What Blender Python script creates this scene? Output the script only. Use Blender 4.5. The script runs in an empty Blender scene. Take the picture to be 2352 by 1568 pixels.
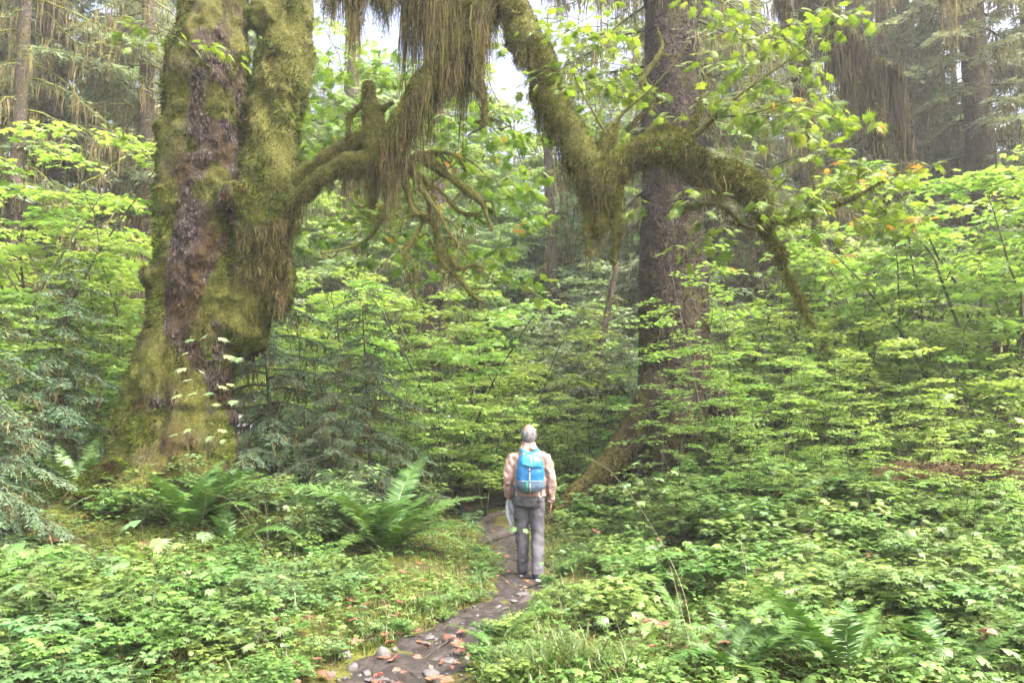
import bpy, math, random
import numpy as np
from mathutils import Vector, Matrix, Quaternion

# ------------------------------------------------------------------ camera, sky, sun, exposure
scene = bpy.context.scene
COL = scene.collection
CAM_Z = 1.6
F_PX = 1829.0            # focal length in units of a 2352 px wide picture
PITCH = math.atan((992.5 - 784.0) / F_PX)
cam_d = bpy.data.cameras.new('camera')
cam_d.sensor_width = 36.0
cam_d.lens = 36.0 * F_PX / 2352.0
cam_d.clip_start = 0.05
cam_d.clip_end = 1200.0
cam = bpy.data.objects.new('camera', cam_d)
COL.objects.link(cam)
cam.location = (0, 0, CAM_Z)
cam.rotation_euler = (math.pi / 2 + PITCH, 0, 0)
scene.camera = cam

SUN_EL, SUN_AZ = math.radians(58), math.radians(125)     # azimuth from +Y towards +X
world = bpy.data.worlds.new('World')
scene.world = world
world.use_nodes = True
wn = world.node_tree
bg = wn.nodes['Background']
sky = wn.nodes.new('ShaderNodeTexSky')
sky.sky_type = 'NISHITA'
sky.sun_disc = False
sky.sun_elevation = SUN_EL
sky.sun_rotation = SUN_AZ
sky.air_density = 0.45
sky.dust_density = 9.0
sky.ozone_density = 0.3
wn.links.new(sky.outputs[0], bg.inputs[0])
bg.inputs[1].default_value = 0.15

sun_d = bpy.data.lights.new('sun', 'SUN')
sun_d.energy = 1.0
sun_d.angle = math.radians(35)
sun_d.color = (1.0, 0.96, 0.9)
sun = bpy.data.objects.new('sun', sun_d)
COL.objects.link(sun)
sd = Vector((math.sin(SUN_AZ) * math.cos(SUN_EL), math.cos(SUN_AZ) * math.cos(SUN_EL), math.sin(SUN_EL)))
sun.rotation_euler = sd.to_track_quat('Z', 'Y').to_euler()
sun.location = sd * 60

scene.view_settings.view_transform = 'Standard'
scene.view_settings.look = 'None'
scene.view_settings.exposure = 2.8
scene.view_settings.gamma = 1.0
scene.view_settings.use_curve_mapping = False
scene.cycles.max_bounces = 6
scene.cycles.diffuse_bounces = 3
scene.cycles.glossy_bounces = 2
scene.cycles.transmission_bounces = 3
scene.cycles.transparent_max_bounces = 4
scene.cycles.use_denoising = True
scene.cycles.use_adaptive_sampling = True
scene.cycles.adaptive_threshold = 0.04

# ------------------------------------------------------------------ small maths helpers
RNG = np.random.default_rng(7)
UP = np.array([0.0, 0.0, 1.0])
_ct, _st = math.cos(PITCH), math.sin(PITCH)

def P(px, py, Y):
    """a point of the place seen at (px, py) of the 2352 px wide photograph, Y metres ahead"""
    a, b = (px - 1176.0) / F_PX, (784.0 - py) / F_PX
    d = np.array([a, _ct - b * _st, _st + b * _ct])
    return d * (Y / d[1]) + np.array([0, 0, CAM_Z])

def to_px(p):
    y = p[1] * _ct + (p[2] - CAM_Z) * _st
    z = -p[1] * _st + (p[2] - CAM_Z) * _ct
    return 1176 + F_PX * p[0] / y, 784 - F_PX * z / y

def unit(v):
    v = np.asarray(v, float)
    return v / np.maximum(np.linalg.norm(v, axis=-1, keepdims=True), 1e-9)

def sstep(a, b, x):
    t = np.clip((np.asarray(x, float) - a) / (b - a), 0, 1)
    return t * t * (3 - 2 * t)

def _hash(i, j, k, s):
    n = (i * 374761393 + j * 668265263 + k * 2147483647 % 1000003 * 1442695 + s * 974634777) & 0x7fffffff
    n = (n ^ (n >> 13)) * 1274126177 & 0x7fffffff
    n = (n ^ (n >> 16)) * 668265263 & 0x7fffffff
    return ((n ^ (n >> 11)) & 0xffff) / 65535.0

def vnoise(p, s=0):
    p = np.asarray(p, float)
    i = np.floor(p).astype(np.int64)
    f = p - i
    f = f * f * (3 - 2 * f)
    out = 0
    for a in (0, 1):
        for b in (0, 1):
            for c in (0, 1):
                w = (f[..., 0] if a else 1 - f[..., 0]) * (f[..., 1] if b else 1 - f[..., 1]) * (f[..., 2] if c else 1 - f[..., 2])
                out = out + w * _hash(i[..., 0] + a, i[..., 1] + b, i[..., 2] + c, s)
    return out * 2 - 1

def fbm(p, o=4, s=0):
    p = np.asarray(p, float)
    out, a = 0, 1.0
    for k in range(o):
        out = out + a * vnoise(p * 2 ** k + 17.3 * k, s + k)
        a *= 0.5
    return out

# ------------------------------------------------------------------ terrain height
PATH = np.array([(-0.5, -8), (-0.9, 0), (-1.05, 3), (-0.86, 5.0), (-0.40, 6.7), (0.02, 8.0), (0.12, 9.4), (-0.02, 11.4), (-0.45, 14.5),
                 (-1.3, 18), (-2.2, 23), (-2.0, 30), (0.5, 40)])

def _cat(pts, n):
    pts = np.asarray(pts, float)
    e = np.vstack([2 * pts[0] - pts[1], pts, 2 * pts[-1] - pts[-2]])
    out = []
    m = len(pts) - 1
    for u in np.linspace(0, m - 1e-6, n):
        i = int(u)
        t = u - i
        p0, p1, p2, p3 = e[i], e[i + 1], e[i + 2], e[i + 3]
        out.append(0.5 * ((2 * p1) + (-p0 + p2) * t + (2 * p0 - 5 * p1 + 4 * p2 - p3) * t * t + (-p0 + 3 * p1 - 3 * p2 + p3) * t ** 3))
    return np.array(out)

PATH_C = _cat(PATH, 400)

def path_dist(x, y):
    x, y = np.asarray(x, float), np.asarray(y, float)
    cx = np.interp(y, PATH_C[:, 1], PATH_C[:, 0])
    return x - cx

def path_half(y):
    return np.interp(y, [0, 4, 5, 6.3, 7.5, 9, 12, 18], [0.6, 0.74, 0.66, 0.43, 0.33, 0.30, 0.28, 0.25])

def H(x, y):
    x, y = np.asarray(x, float), np.asarray(y, float)
    z = 0.95 * np.exp(-((x + 5.0) / 2.3) ** 2 - ((y - 11.6) / 2.2) ** 2)
    z = z + 0.55 * sstep(-2.5, -7, x) * sstep(7, 14, y) * (1 - np.exp(-((x + 5.0) / 2.3) ** 2 - ((y - 11.6) / 2.2) ** 2))
    z = z + 0.62 * sstep(1.0, 4.5, x) * sstep(6.5, 13, y)
    z = z + 0.5 * np.exp(-((x - 3.2) / 1.8) ** 2 - ((y - 15) / 1.8) ** 2)
    z = z + 0.25 * sstep(16, 30, y)
    pp = np.stack([x, y, np.zeros_like(x)], -1)
    d = np.abs(path_dist(x, y))
    off = sstep(0.2, 1.3, d)
    z = z + off * (0.10 * vnoise(pp * 0.55, 3) + 0.05 * vnoise(pp * 1.7, 4)) + off * 0.06
    z = z + 0.03 * vnoise(pp * 5.0, 9) * off
    z = z - 0.05 * (1 - sstep(0.15, 0.55, d)) + 0.012 * vnoise(pp * 6, 5)
    return z

def G(x, y, dz=0.0):
    return np.array([x, y, float(H(x, y)) + dz])

def ground_at(px, Y):
    p = P(px, 992.5, Y)
    return G(p[0], Y)

# ------------------------------------------------------------------ mesh helpers
class Geo:
    """collects vertex and face arrays; build() links them as ONE mesh object"""
    def __init__(self):
        self.v, self.f, self.n = [], [], 0
    def add(self, V, *Fs):
        V = np.asarray(V, float).reshape(-1, 3)
        self.v.append(V)
        for F in Fs:
            F = np.asarray(F, np.int64)
            if F.size:
                self.f.append(F + self.n)
        self.n += len(V)
        return self
    def arrays(self):
        return np.concatenate(self.v), self.f
    def mesh(self, name, mat=None, smooth=False):
        V, Fs = self.arrays()
        me = bpy.data.meshes.new(name)
        loops = np.concatenate([F.ravel() for F in Fs])
        tot = np.concatenate([np.full(len(F), F.shape[1]) for F in Fs])
        start = np.concatenate([[0], np.cumsum(tot)[:-1]])
        me.vertices.add(len(V)); me.vertices.foreach_set('co', V.astype(np.float32).ravel())
        me.loops.add(len(loops)); me.loops.foreach_set('vertex_index', loops.astype(np.int32))
        me.polygons.add(len(tot))
        me.polygons.foreach_set('loop_start', start.astype(np.int32))
        me.polygons.foreach_set('loop_total', tot.astype(np.int32))
        me.polygons.foreach_set('use_smooth', np.full(len(tot), bool(smooth)))
        me.update(calc_edges=True)
        if mat:
            me.materials.append(mat)
        return me
    def build(self, name, mat=None, parent=None, smooth=False):
        return link(name, self.mesh(name, mat, smooth), parent)

def link(name, me, parent=None, loc=None):
    o = bpy.data.objects.new(name, me)
    COL.objects.link(o)
    if parent is not None:
        o.parent = parent
    if loc is not None:
        o.location = loc
    return o

def empty(name, loc=(0, 0, 0), rz=0.0, s=1.0):
    o = bpy.data.objects.new(name, None)
    COL.objects.link(o)
    o.location = loc
    o.rotation_euler = (0, 0, rz)
    o.scale = (s, s, s)
    return o

LABELLED = []
def tag(o, label, cat, group=None, at=None):
    o['label'] = label
    o['category'] = cat
    if group:
        o['group'] = group
    LABELLED.append((o, label, at if at is not None else tuple(o.location)))
    return o

def kind(o, k):
    o['kind'] = k
    return o

def frames(pts):
    pts = np.asarray(pts, float)
    t = unit(np.gradient(pts, axis=0))
    n = np.cross(t[0], [0.31, 0.95, 0.1])
    n = n / (np.linalg.norm(n) + 1e-9)
    N, B = [], []
    for k in range(len(pts)):
        n = n - t[k] * np.dot(n, t[k])
        n = n / (np.linalg.norm(n) + 1e-9)
        N.append(n); B.append(np.cross(t[k], n))
    return t, np.array(N), np.array(B)

def tube(pts, rad, ns=6, cap=True):
    pts = np.asarray(pts, float)
    rad = np.broadcast_to(np.asarray(rad, float), (len(pts),))
    t, N, B = frames(pts)
    a = np.linspace(0, 2 * np.pi, ns, endpoint=False)
    V = pts[:, None] + rad[:, None, None] * (np.cos(a)[None, :, None] * N[:, None] + np.sin(a)[None, :, None] * B[:, None])
    V = V.reshape(-1, 3)
    m = len(pts)
    i = np.arange(m - 1)[:, None] * ns
    j = np.arange(ns)[None]
    k = (j + 1) % ns
    Q = np.stack([i + j, i + k, i + ns + k, i + ns + j], -1).reshape(-1, 4)
    T = np.zeros((0, 3), int)
    if cap:
        c0, c1 = len(V), len(V) + 1
        V = np.vstack([V, pts[0] - t[0] * rad[0] * 0.4, pts[-1] + t[-1] * rad[-1] * 0.6])
        jj = np.arange(ns)
        T = np.vstack([np.stack([np.full(ns, c0), (jj + 1) % ns, jj], -1),
                       np.stack([np.full(ns, c1), (m - 1) * ns + jj, (m - 1) * ns + (jj + 1) % ns], -1)])
    return V, Q, T

def place(tv, tf, pos, ydir, nrm, size):
    """copies of a small template (x across, y along, z normal) at many spots"""
    pos, ydir, nrm = np.asarray(pos, float), unit(ydir), unit(nrm)
    size = np.broadcast_to(np.asarray(size, float), (len(pos),))
    xd = unit(np.cross(ydir, nrm))
    zd = np.cross(xd, ydir)
    V = pos[:, None] + size[:, None, None] * (tv[None, :, 0:1] * xd[:, None] + tv[None, :, 1:2] * ydir[:, None] + tv[None, :, 2:3] * zd[:, None])
    F = (np.arange(len(pos))[:, None, None] * len(tv) + tf[None]).reshape(-1, tf.shape[1])
    return V.reshape(-1, 3), F

def ellipsoid(c, r, nu=16, nv=10):
    V, F3, F4 = [], [], []
    V.append((0, 0, -1))
    for i in range(1, nv):
        ph = -math.pi / 2 + math.pi * i / nv
        for j in range(nu):
            th = 2 * math.pi * j / nu
            V.append((math.cos(ph) * math.cos(th), math.cos(ph) * math.sin(th), math.sin(ph)))
    V.append((0, 0, 1))
    for j in range(nu):
        k = (j + 1) % nu
        F3.append((0, 1 + k, 1 + j))
        F3.append((len(V) - 1, 1 + (nv - 2) * nu + j, 1 + (nv - 2) * nu + k))
        for i in range(nv - 2):
            F4.append((1 + i * nu + j, 1 + i * nu + k, 1 + (i + 1) * nu + k, 1 + (i + 1) * nu + j))
    return np.array(V) * np.asarray(r) + np.asarray(c), np.array(F4), np.array(F3)

def loft(rings):
    """closed lofted body from equal rings (k, n, 3)"""
    R = np.asarray(rings, float)
    m, n = R.shape[:2]
    V = np.vstack([R.reshape(-1, 3), R[0].mean(0), R[-1].mean(0)])
    i = np.arange(m - 1)[:, None] * n
    j = np.arange(n)[None]
    k = (j + 1) % n
    Q = np.stack([i + j, i + k, i + n + k, i + n + j], -1).reshape(-1, 4)
    jj = np.arange(n)
    T = np.vstack([np.stack([np.full(n, m * n), (jj + 1) % n, jj], -1),
                   np.stack([np.full(n, m * n + 1), (m - 1) * n + jj, (m - 1) * n + (jj + 1) % n], -1)])
    return V, Q, T

def ering(c, rx, ry, n=24, power=2.0, rot=None):
    a = np.linspace(0, 2 * np.pi, n, endpoint=False)
    ca, sa = np.cos(a), np.sin(a)
    e = 2.0 / power
    p = np.stack([rx * np.sign(ca) * np.abs(ca) ** e, ry * np.sign(sa) * np.abs(sa) ** e, np.zeros(n)], -1)
    if rot is not None:
        p = p @ np.array(rot).T
    return p + np.asarray(c)

def fuse(geo, voxel, smooth=6):
    """melts overlapping closed pieces into one continuous surface; returns (V, quads)"""
    me = geo.mesh('tmp')
    o = bpy.data.objects.new('tmp', me)
    COL.objects.link(o)
    m = o.modifiers.new('r', 'REMESH'); m.mode = 'VOXEL'; m.voxel_size = voxel; m.adaptivity = 0
    if smooth:
        s = o.modifiers.new('s', 'SMOOTH'); s.factor = 0.5; s.iterations = smooth
    dg = bpy.context.evaluated_depsgraph_get()
    ev = o.evaluated_get(dg).to_mesh()
    V = np.empty(len(ev.vertices) * 3, np.float32); ev.vertices.foreach_get('co', V)
    n = len(ev.polygons)
    tot = np.empty(n, np.int32); ev.polygons.foreach_get('loop_total', tot)
    L = np.empty(len(ev.loops), np.int32); ev.loops.foreach_get('vertex_index', L)
    st = np.concatenate([[0], np.cumsum(tot)[:-1]])
    Q = np.stack([L[st[tot == 4] + q] for q in range(4)], -1) if (tot == 4).any() else np.zeros((0, 4), int)
    T = np.stack([L[st[tot == 3] + q] for q in range(3)], -1) if (tot == 3).any() else np.zeros((0, 3), int)
    bpy.data.objects.remove(o)
    bpy.data.meshes.remove(me)
    return V.reshape(-1, 3).astype(float), Q.astype(np.int64), T.astype(np.int64)

def vnormals(V, Q, T=None):
    N = np.zeros_like(V)
    for F in (Q, T):
        if F is None or len(F) == 0:
            continue
        a, b, c = V[F[:, 0]], V[F[:, 1]], V[F[:, 2]]
        n = np.cross(b - a, c - a) if F.shape[1] == 3 else np.cross(V[F[:, 2]] - a, V[F[:, 3]] - b)
        for q in range(F.shape[1]):
            np.add.at(N, F[:, q], n)
    return unit(N)

def sample(V, Q, n, rng, T=None):
    tris = np.vstack([Q[:, [0, 1, 2]], Q[:, [0, 2, 3]]] + ([T] if T is not None and len(T) else []))
    a, b, c = V[tris[:, 0]], V[tris[:, 1]], V[tris[:, 2]]
    cr = np.cross(b - a, c - a)
    ar = np.linalg.norm(cr, axis=1)
    k = rng.choice(len(tris), n, p=ar / ar.sum())
    u, v = rng.random(n), rng.random(n)
    s = u + v > 1
    u[s], v[s] = 1 - u[s], 1 - v[s]
    return a[k] + u[:, None] * (b - a)[k] + v[:, None] * (c - a)[k], unit(cr[k])

def set_attr(me, name, val):
    at = me.attributes.new(name, 'FLOAT', 'POINT')
    at.data.foreach_set('value', np.asarray(val, np.float32))

# ------------------------------------------------------------------ materials
def new_mat(name):
    m = bpy.data.materials.new(name)
    m.use_nodes = True
    nt = m.node_tree
    nt.nodes.clear()
    out = nt.nodes.new('ShaderNodeOutputMaterial')
    return m, nt, out

def N(nt, typ, **kw):
    n = nt.nodes.new(typ)
    for k, v in kw.items():
        if k.startswith('i_'):
            key = k[2:]
            key = int(key) if key.isdigit() else key
            n.inputs[key].default_value = v
        else:
            setattr(n, k, v)
    return n

def ramp(nt, fac, stops, interp='LINEAR'):
    r = nt.nodes.new('ShaderNodeValToRGB')
    r.color_ramp.interpolation = interp
    els = r.color_ramp.elements
    while len(els) < len(stops):
        els.new(0.5)
    for e, (p, c) in zip(els, stops):
        e.position = p
        e.color = (*c, 1)
    nt.links.new(fac, r.inputs[0])
    return r.outputs[0]

def mixc(nt, fac, a, b, mode='MIX'):
    m = nt.nodes.new('ShaderNodeMix')
    m.data_type = 'RGBA'
    m.blend_type = mode
    for sock, v in ((0, fac), (6, a), (7, b)):
        if hasattr(v, 'is_linked') or hasattr(v, 'links'):
            nt.links.new(v, m.inputs[sock])
        elif sock == 0:
            m.inputs[0].default_value = v
        else:
            m.inputs[sock].default_value = (*v, 1)
    return m.outputs[2]

def noise(nt, scale, detail=4, rough=0.6, vec=None, dist=0.0):
    n = N(nt, 'ShaderNodeTexNoise')
    n.inputs['Scale'].default_value = scale
    n.inputs['Detail'].default_value = detail
    n.inputs['Roughness'].default_value = rough
    n.inputs['Distortion'].default_value = dist
    if vec is not None:
        nt.links.new(vec, n.inputs['Vector'])
    return n.outputs[0]

def leaf_mat(name, cols, trans=0.35, rough=0.42, spec=0.5, tcol=None, hue=0.025, val=0.5):
    """one colour per leaf (each leaf is an island of its mesh), a shift per plant, light shining through"""
    m, nt, out = new_mat(name)
    g = N(nt, 'ShaderNodeNewGeometry')
    c = ramp(nt, g.outputs['Random Per Island'], [(i / max(1, len(cols) - 1), k) for i, k in enumerate(cols)])
    oi = N(nt, 'ShaderNodeObjectInfo')
    hs = N(nt, 'ShaderNodeHueSaturation')
    mr = N(nt, 'ShaderNodeMapRange', i_3=0.5 - hue, i_4=0.5 + hue)
    nt.links.new(oi.outputs['Random'], mr.inputs[0])
    nt.links.new(mr.outputs[0], hs.inputs['Hue'])
    wn_ = N(nt, 'ShaderNodeTexWhiteNoise', noise_dimensions='1D')
    nt.links.new(oi.outputs['Random'], wn_.inputs['W'])
    mv = N(nt, 'ShaderNodeMapRange', i_3=1 - val / 2, i_4=1 + val / 2)
    nt.links.new(wn_.outputs[0], mv.inputs[0])
    nt.links.new(mv.outputs[0], hs.inputs['Value'])
    nt.links.new(c, hs.inputs['Color'])
    b = N(nt, 'ShaderNodeBsdfPrincipled', i_Roughness=rough)
    b.inputs['Specular IOR Level'].default_value = spec
    nt.links.new(hs.outputs[0], b.inputs['Base Color'])
    t = N(nt, 'ShaderNodeBsdfTranslucent')
    tc = mixc(nt, 1.0, hs.outputs[0], tcol or (1.1, 1.12, 0.6), 'MULTIPLY')
    nt.links.new(tc, t.inputs[0])
    mx = N(nt, 'ShaderNodeMixShader', i_0=trans)
    nt.links.new(b.outputs[0], mx.inputs[1])
    nt.links.new(t.outputs[0], mx.inputs[2])
    nt.links.new(mx.outputs[0], out.inputs[0])
    return m

def plain_mat(name, c1, c2, scale=8, rough=0.8, bump=0.3, bscale=None, spec=0.3, detail=5, stretch=None, dist=0.02):
    m, nt, out = new_mat(name)
    tc = N(nt, 'ShaderNodeTexCoord')
    vec = tc.outputs['Object']
    if stretch:
        mp = N(nt, 'ShaderNodeMapping')
        mp.inputs['Scale'].default_value = stretch
        nt.links.new(vec, mp.inputs[0])
        vec = mp.outputs[0]
    n = noise(nt, scale, detail, 0.65, vec)
    c = ramp(nt, n, [(0.3, c1), (0.7, c2)])
    b = N(nt, 'ShaderNodeBsdfPrincipled', i_Roughness=rough)
    b.inputs['Specular IOR Level'].default_value = spec
    nt.links.new(c, b.inputs['Base Color'])
    if bump:
        n2 = noise(nt, bscale or scale * 3, 6, 0.7, vec)
        bp = N(nt, 'ShaderNodeBump', i_Strength=bump, i_Distance=dist)
        nt.links.new(n2, bp.inputs['Height'])
        nt.links.new(bp.outputs[0], b.inputs['Normal'])
    nt.links.new(b.outputs[0], out.inputs[0])
    return m

def moss_mat(name, cols, brown, trans=0.15, pscale=2.2, lo=0.42, hi=0.62, stretch=1.0):
    """moss and lichen strands: per-strand shade, patches that go brown"""
    m, nt, out = new_mat(name)
    g = N(nt, 'ShaderNodeNewGeometry')
    c = ramp(nt, g.outputs['Random Per Island'], [(i / max(1, len(cols) - 1), k) for i, k in enumerate(cols)])
    mp = N(nt, 'ShaderNodeMapping')
    mp.inputs['Scale'].default_value = (1, 1, stretch)
    nt.links.new(g.outputs['Position'], mp.inputs[0])
    n = noise(nt, pscale, 4, 0.6, mp.outputs[0])
    f = N(nt, 'ShaderNodeMapRange', i_1=lo, i_2=hi)
    nt.links.new(n, f.inputs[0])
    c = mixc(nt, f.outputs[0], c, brown)
    nv = noise(nt, pscale * 3.3, 3, 0.6, mp.outputs[0])
    fv = ramp(nt, nv, [(0.34, (0.38, 0.40, 0.4)), (0.5, (0.85, 0.85, 0.85)), (0.66, (1.35, 1.4, 1.1))])
    c = mixc(nt, 1.0, c, fv, 'MULTIPLY')
    b = N(nt, 'ShaderNodeBsdfPrincipled', i_Roughness=0.85)
    b.inputs['Specular IOR Level'].default_value = 0.15
    nt.links.new(c, b.inputs['Base Color'])
    t = N(nt, 'ShaderNodeBsdfTranslucent')
    nt.links.new(c, t.inputs[0])
    mx = N(nt, 'ShaderNodeMixShader', i_0=trans)
    nt.links.new(b.outputs[0], mx.inputs[1]); nt.links.new(t.outputs[0], mx.inputs[2])
    nt.links.new(mx.outputs[0], out.inputs[0])
    return m

M = {}
M['vine'] = leaf_mat('vine_maple_leaf', [(0.12, 0.21, 0.045), (0.165, 0.275, 0.06), (0.215, 0.335, 0.08), (0.27, 0.385, 0.11)], trans=0.5)
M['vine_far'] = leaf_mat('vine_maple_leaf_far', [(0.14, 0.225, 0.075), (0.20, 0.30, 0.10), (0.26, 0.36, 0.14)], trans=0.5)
M['big'] = leaf_mat('bigleaf_maple_leaf', [(0.08, 0.165, 0.02), (0.115, 0.22, 0.026), (0.155, 0.27, 0.036), (0.19, 0.305, 0.05), (0.22, 0.30, 0.05)], trans=0.5, tcol=(1.14, 1.12, 0.55), hue=0.012)
M['big_yellow'] = leaf_mat('autumn_maple_leaf', [(0.42, 0.30, 0.03), (0.38, 0.21, 0.03), (0.36, 0.31, 0.06), (0.26, 0.12, 0.03)], trans=0.45, tcol=(1.2, 1, 0.6))
M['pale'] = leaf_mat('pale_maple_leaf', [(0.0951, 0.152, 0.0556), (0.127, 0.183, 0.0671), (0.151, 0.201, 0.0792), (0.178, 0.187, 0.0792)], trans=0.3, hue=0.01)
M['low'] = leaf_mat('low_shrub_leaf', [(0.0555, 0.107, 0.0222), (0.0851, 0.159, 0.0333), (0.115, 0.2, 0.0444), (0.155, 0.244, 0.0592)], trans=0.35)
M['bluish'] = leaf_mat('broad_herb_leaf', [(0.0629, 0.126, 0.0407), (0.0925, 0.167, 0.0555), (0.126, 0.207, 0.074)], trans=0.3)
M['cover'] = leaf_mat('ground_herb_leaf', [(0.0444, 0.0925, 0.0163), (0.074, 0.137, 0.0259), (0.111, 0.178, 0.0407), (0.148, 0.207, 0.0555)], trans=0.35)
M['grass'] = leaf_mat('grass_blade', [(0.042, 0.0884, 0.0128), (0.066, 0.122, 0.0192), (0.096, 0.15, 0.032), (0.156, 0.156, 0.0576)], trans=0.35)
M['fern'] = leaf_mat('fern_pinna', [(0.0396, 0.09, 0.0187), (0.0612, 0.13, 0.0259), (0.0864, 0.166, 0.036)], trans=0.25, rough=0.38, hue=0.015)
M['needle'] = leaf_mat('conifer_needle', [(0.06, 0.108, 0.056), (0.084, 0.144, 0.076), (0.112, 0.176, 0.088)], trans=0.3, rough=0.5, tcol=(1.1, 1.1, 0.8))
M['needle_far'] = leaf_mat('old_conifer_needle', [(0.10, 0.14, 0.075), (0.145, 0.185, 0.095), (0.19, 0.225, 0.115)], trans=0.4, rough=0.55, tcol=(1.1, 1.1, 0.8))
M['dead'] = leaf_mat('fallen_leaf', [(0.165, 0.075, 0.0375), (0.225, 0.116, 0.0713), (0.128, 0.0488, 0.0263), (0.27, 0.165, 0.105)], trans=0.1, rough=0.6, tcol=(1, 1, 1), val=0.6, hue=0.015)
M['dead_bright'] = leaf_mat('fallen_yellow_leaf', [(0.525, 0.406, 0.175), (0.49, 0.35, 0.14)], trans=0.15, tcol=(1, 1, 1), hue=0.02)
M['dead_orange'] = leaf_mat('fallen_orange_leaf', [(0.45, 0.18, 0.03), (0.413, 0.15, 0.0375)], trans=0.15, tcol=(1, 1, 1), hue=0.01)
M['twig'] = plain_mat('twig_bark', (0.03, 0.03, 0.018), (0.085, 0.09, 0.045), 6, 0.8, 0.2)
M['stem_green'] = plain_mat('green_stem', (0.10, 0.13, 0.04), (0.16, 0.17, 0.06), 8, 0.7, 0)
M['straw'] = plain_mat('dry_stalk', (0.22, 0.19, 0.10), (0.3, 0.26, 0.16), 8, 0.7, 0)
M['moss'] = moss_mat('moss_tuft', [(0.034, 0.060, 0.006), (0.060, 0.094, 0.009), (0.098, 0.140, 0.015), (0.155, 0.20, 0.027)], (0.040, 0.026, 0.008), pscale=2.4, lo=0.46, hi=0.62)
M['moss_limb'] = moss_mat('limb_moss', [(0.065, 0.08, 0.010), (0.105, 0.12, 0.016), (0.155, 0.168, 0.025), (0.21, 0.215, 0.038)], (0.06, 0.052, 0.012), lo=0.5, hi=0.68)
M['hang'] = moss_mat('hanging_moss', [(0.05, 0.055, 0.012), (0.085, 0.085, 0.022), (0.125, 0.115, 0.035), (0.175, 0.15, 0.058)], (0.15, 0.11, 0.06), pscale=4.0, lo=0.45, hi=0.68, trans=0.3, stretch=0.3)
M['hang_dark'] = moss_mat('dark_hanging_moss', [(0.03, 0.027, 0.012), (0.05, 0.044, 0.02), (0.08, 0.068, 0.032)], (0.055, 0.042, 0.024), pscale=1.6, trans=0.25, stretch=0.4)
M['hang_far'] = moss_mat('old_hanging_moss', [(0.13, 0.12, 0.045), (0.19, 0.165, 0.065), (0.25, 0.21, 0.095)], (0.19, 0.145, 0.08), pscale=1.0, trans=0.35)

def maple_bark():
    m, nt, out = new_mat('maple_bark')
    g = N(nt, 'ShaderNodeNewGeometry')
    mp = N(nt, 'ShaderNodeMapping'); mp.inputs['Scale'].default_value = (1, 1, 0.42)
    nt.links.new(g.outputs['Position'], mp.inputs[0])
    v = mp.outputs[0]
    n1 = noise(nt, 34, 6, 0.75, v)
    bark = ramp(nt, n1, [(0.40, (0.006, 0.004, 0.004)), (0.49, (0.026, 0.018, 0.016)), (0.56, (0.052, 0.040, 0.033)), (0.62, (0.17, 0.16, 0.155))])
    n2 = noise(nt, 9, 5, 0.7, g.outputs['Position'])
    brown = ramp(nt, n2, [(0.35, (0.018, 0.010, 0.004)), (0.6, (0.055, 0.034, 0.008)), (0.75, (0.09, 0.066, 0.014))])
    n4 = noise(nt, 2.6, 5, 0.65, v)
    f = N(nt, 'ShaderNodeMapRange', i_1=0.44, i_2=0.58)
    nt.links.new(n4, f.inputs[0])
    base = mixc(nt, f.outputs[0], bark, brown)
    n3 = noise(nt, 24, 5, 0.7, g.outputs['Position'])
    moss = ramp(nt, n3, [(0.3, (0.03, 0.035, 0.006)), (0.55, (0.11, 0.115, 0.015)), (0.75, (0.17, 0.17, 0.03))])
    at = N(nt, 'ShaderNodeAttribute', attribute_name='moss')
    col = mixc(nt, at.outputs['Fac'], base, moss)
    b = N(nt, 'ShaderNodeBsdfPrincipled', i_Roughness=0.85)
    b.inputs['Specular IOR Level'].default_value = 0.25
    nt.links.new(col, b.inputs['Base Color'])
    nb = noise(nt, 40, 8, 0.75, v)
    bp = N(nt, 'ShaderNodeBump', i_Strength=1.0, i_Distance=0.06)
    nt.links.new(nb, bp.inputs['Height'])
    nt.links.new(bp.outputs[0], b.inputs['Normal'])
    nt.links.new(b.outputs[0], out.inputs[0])
    return m

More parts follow.
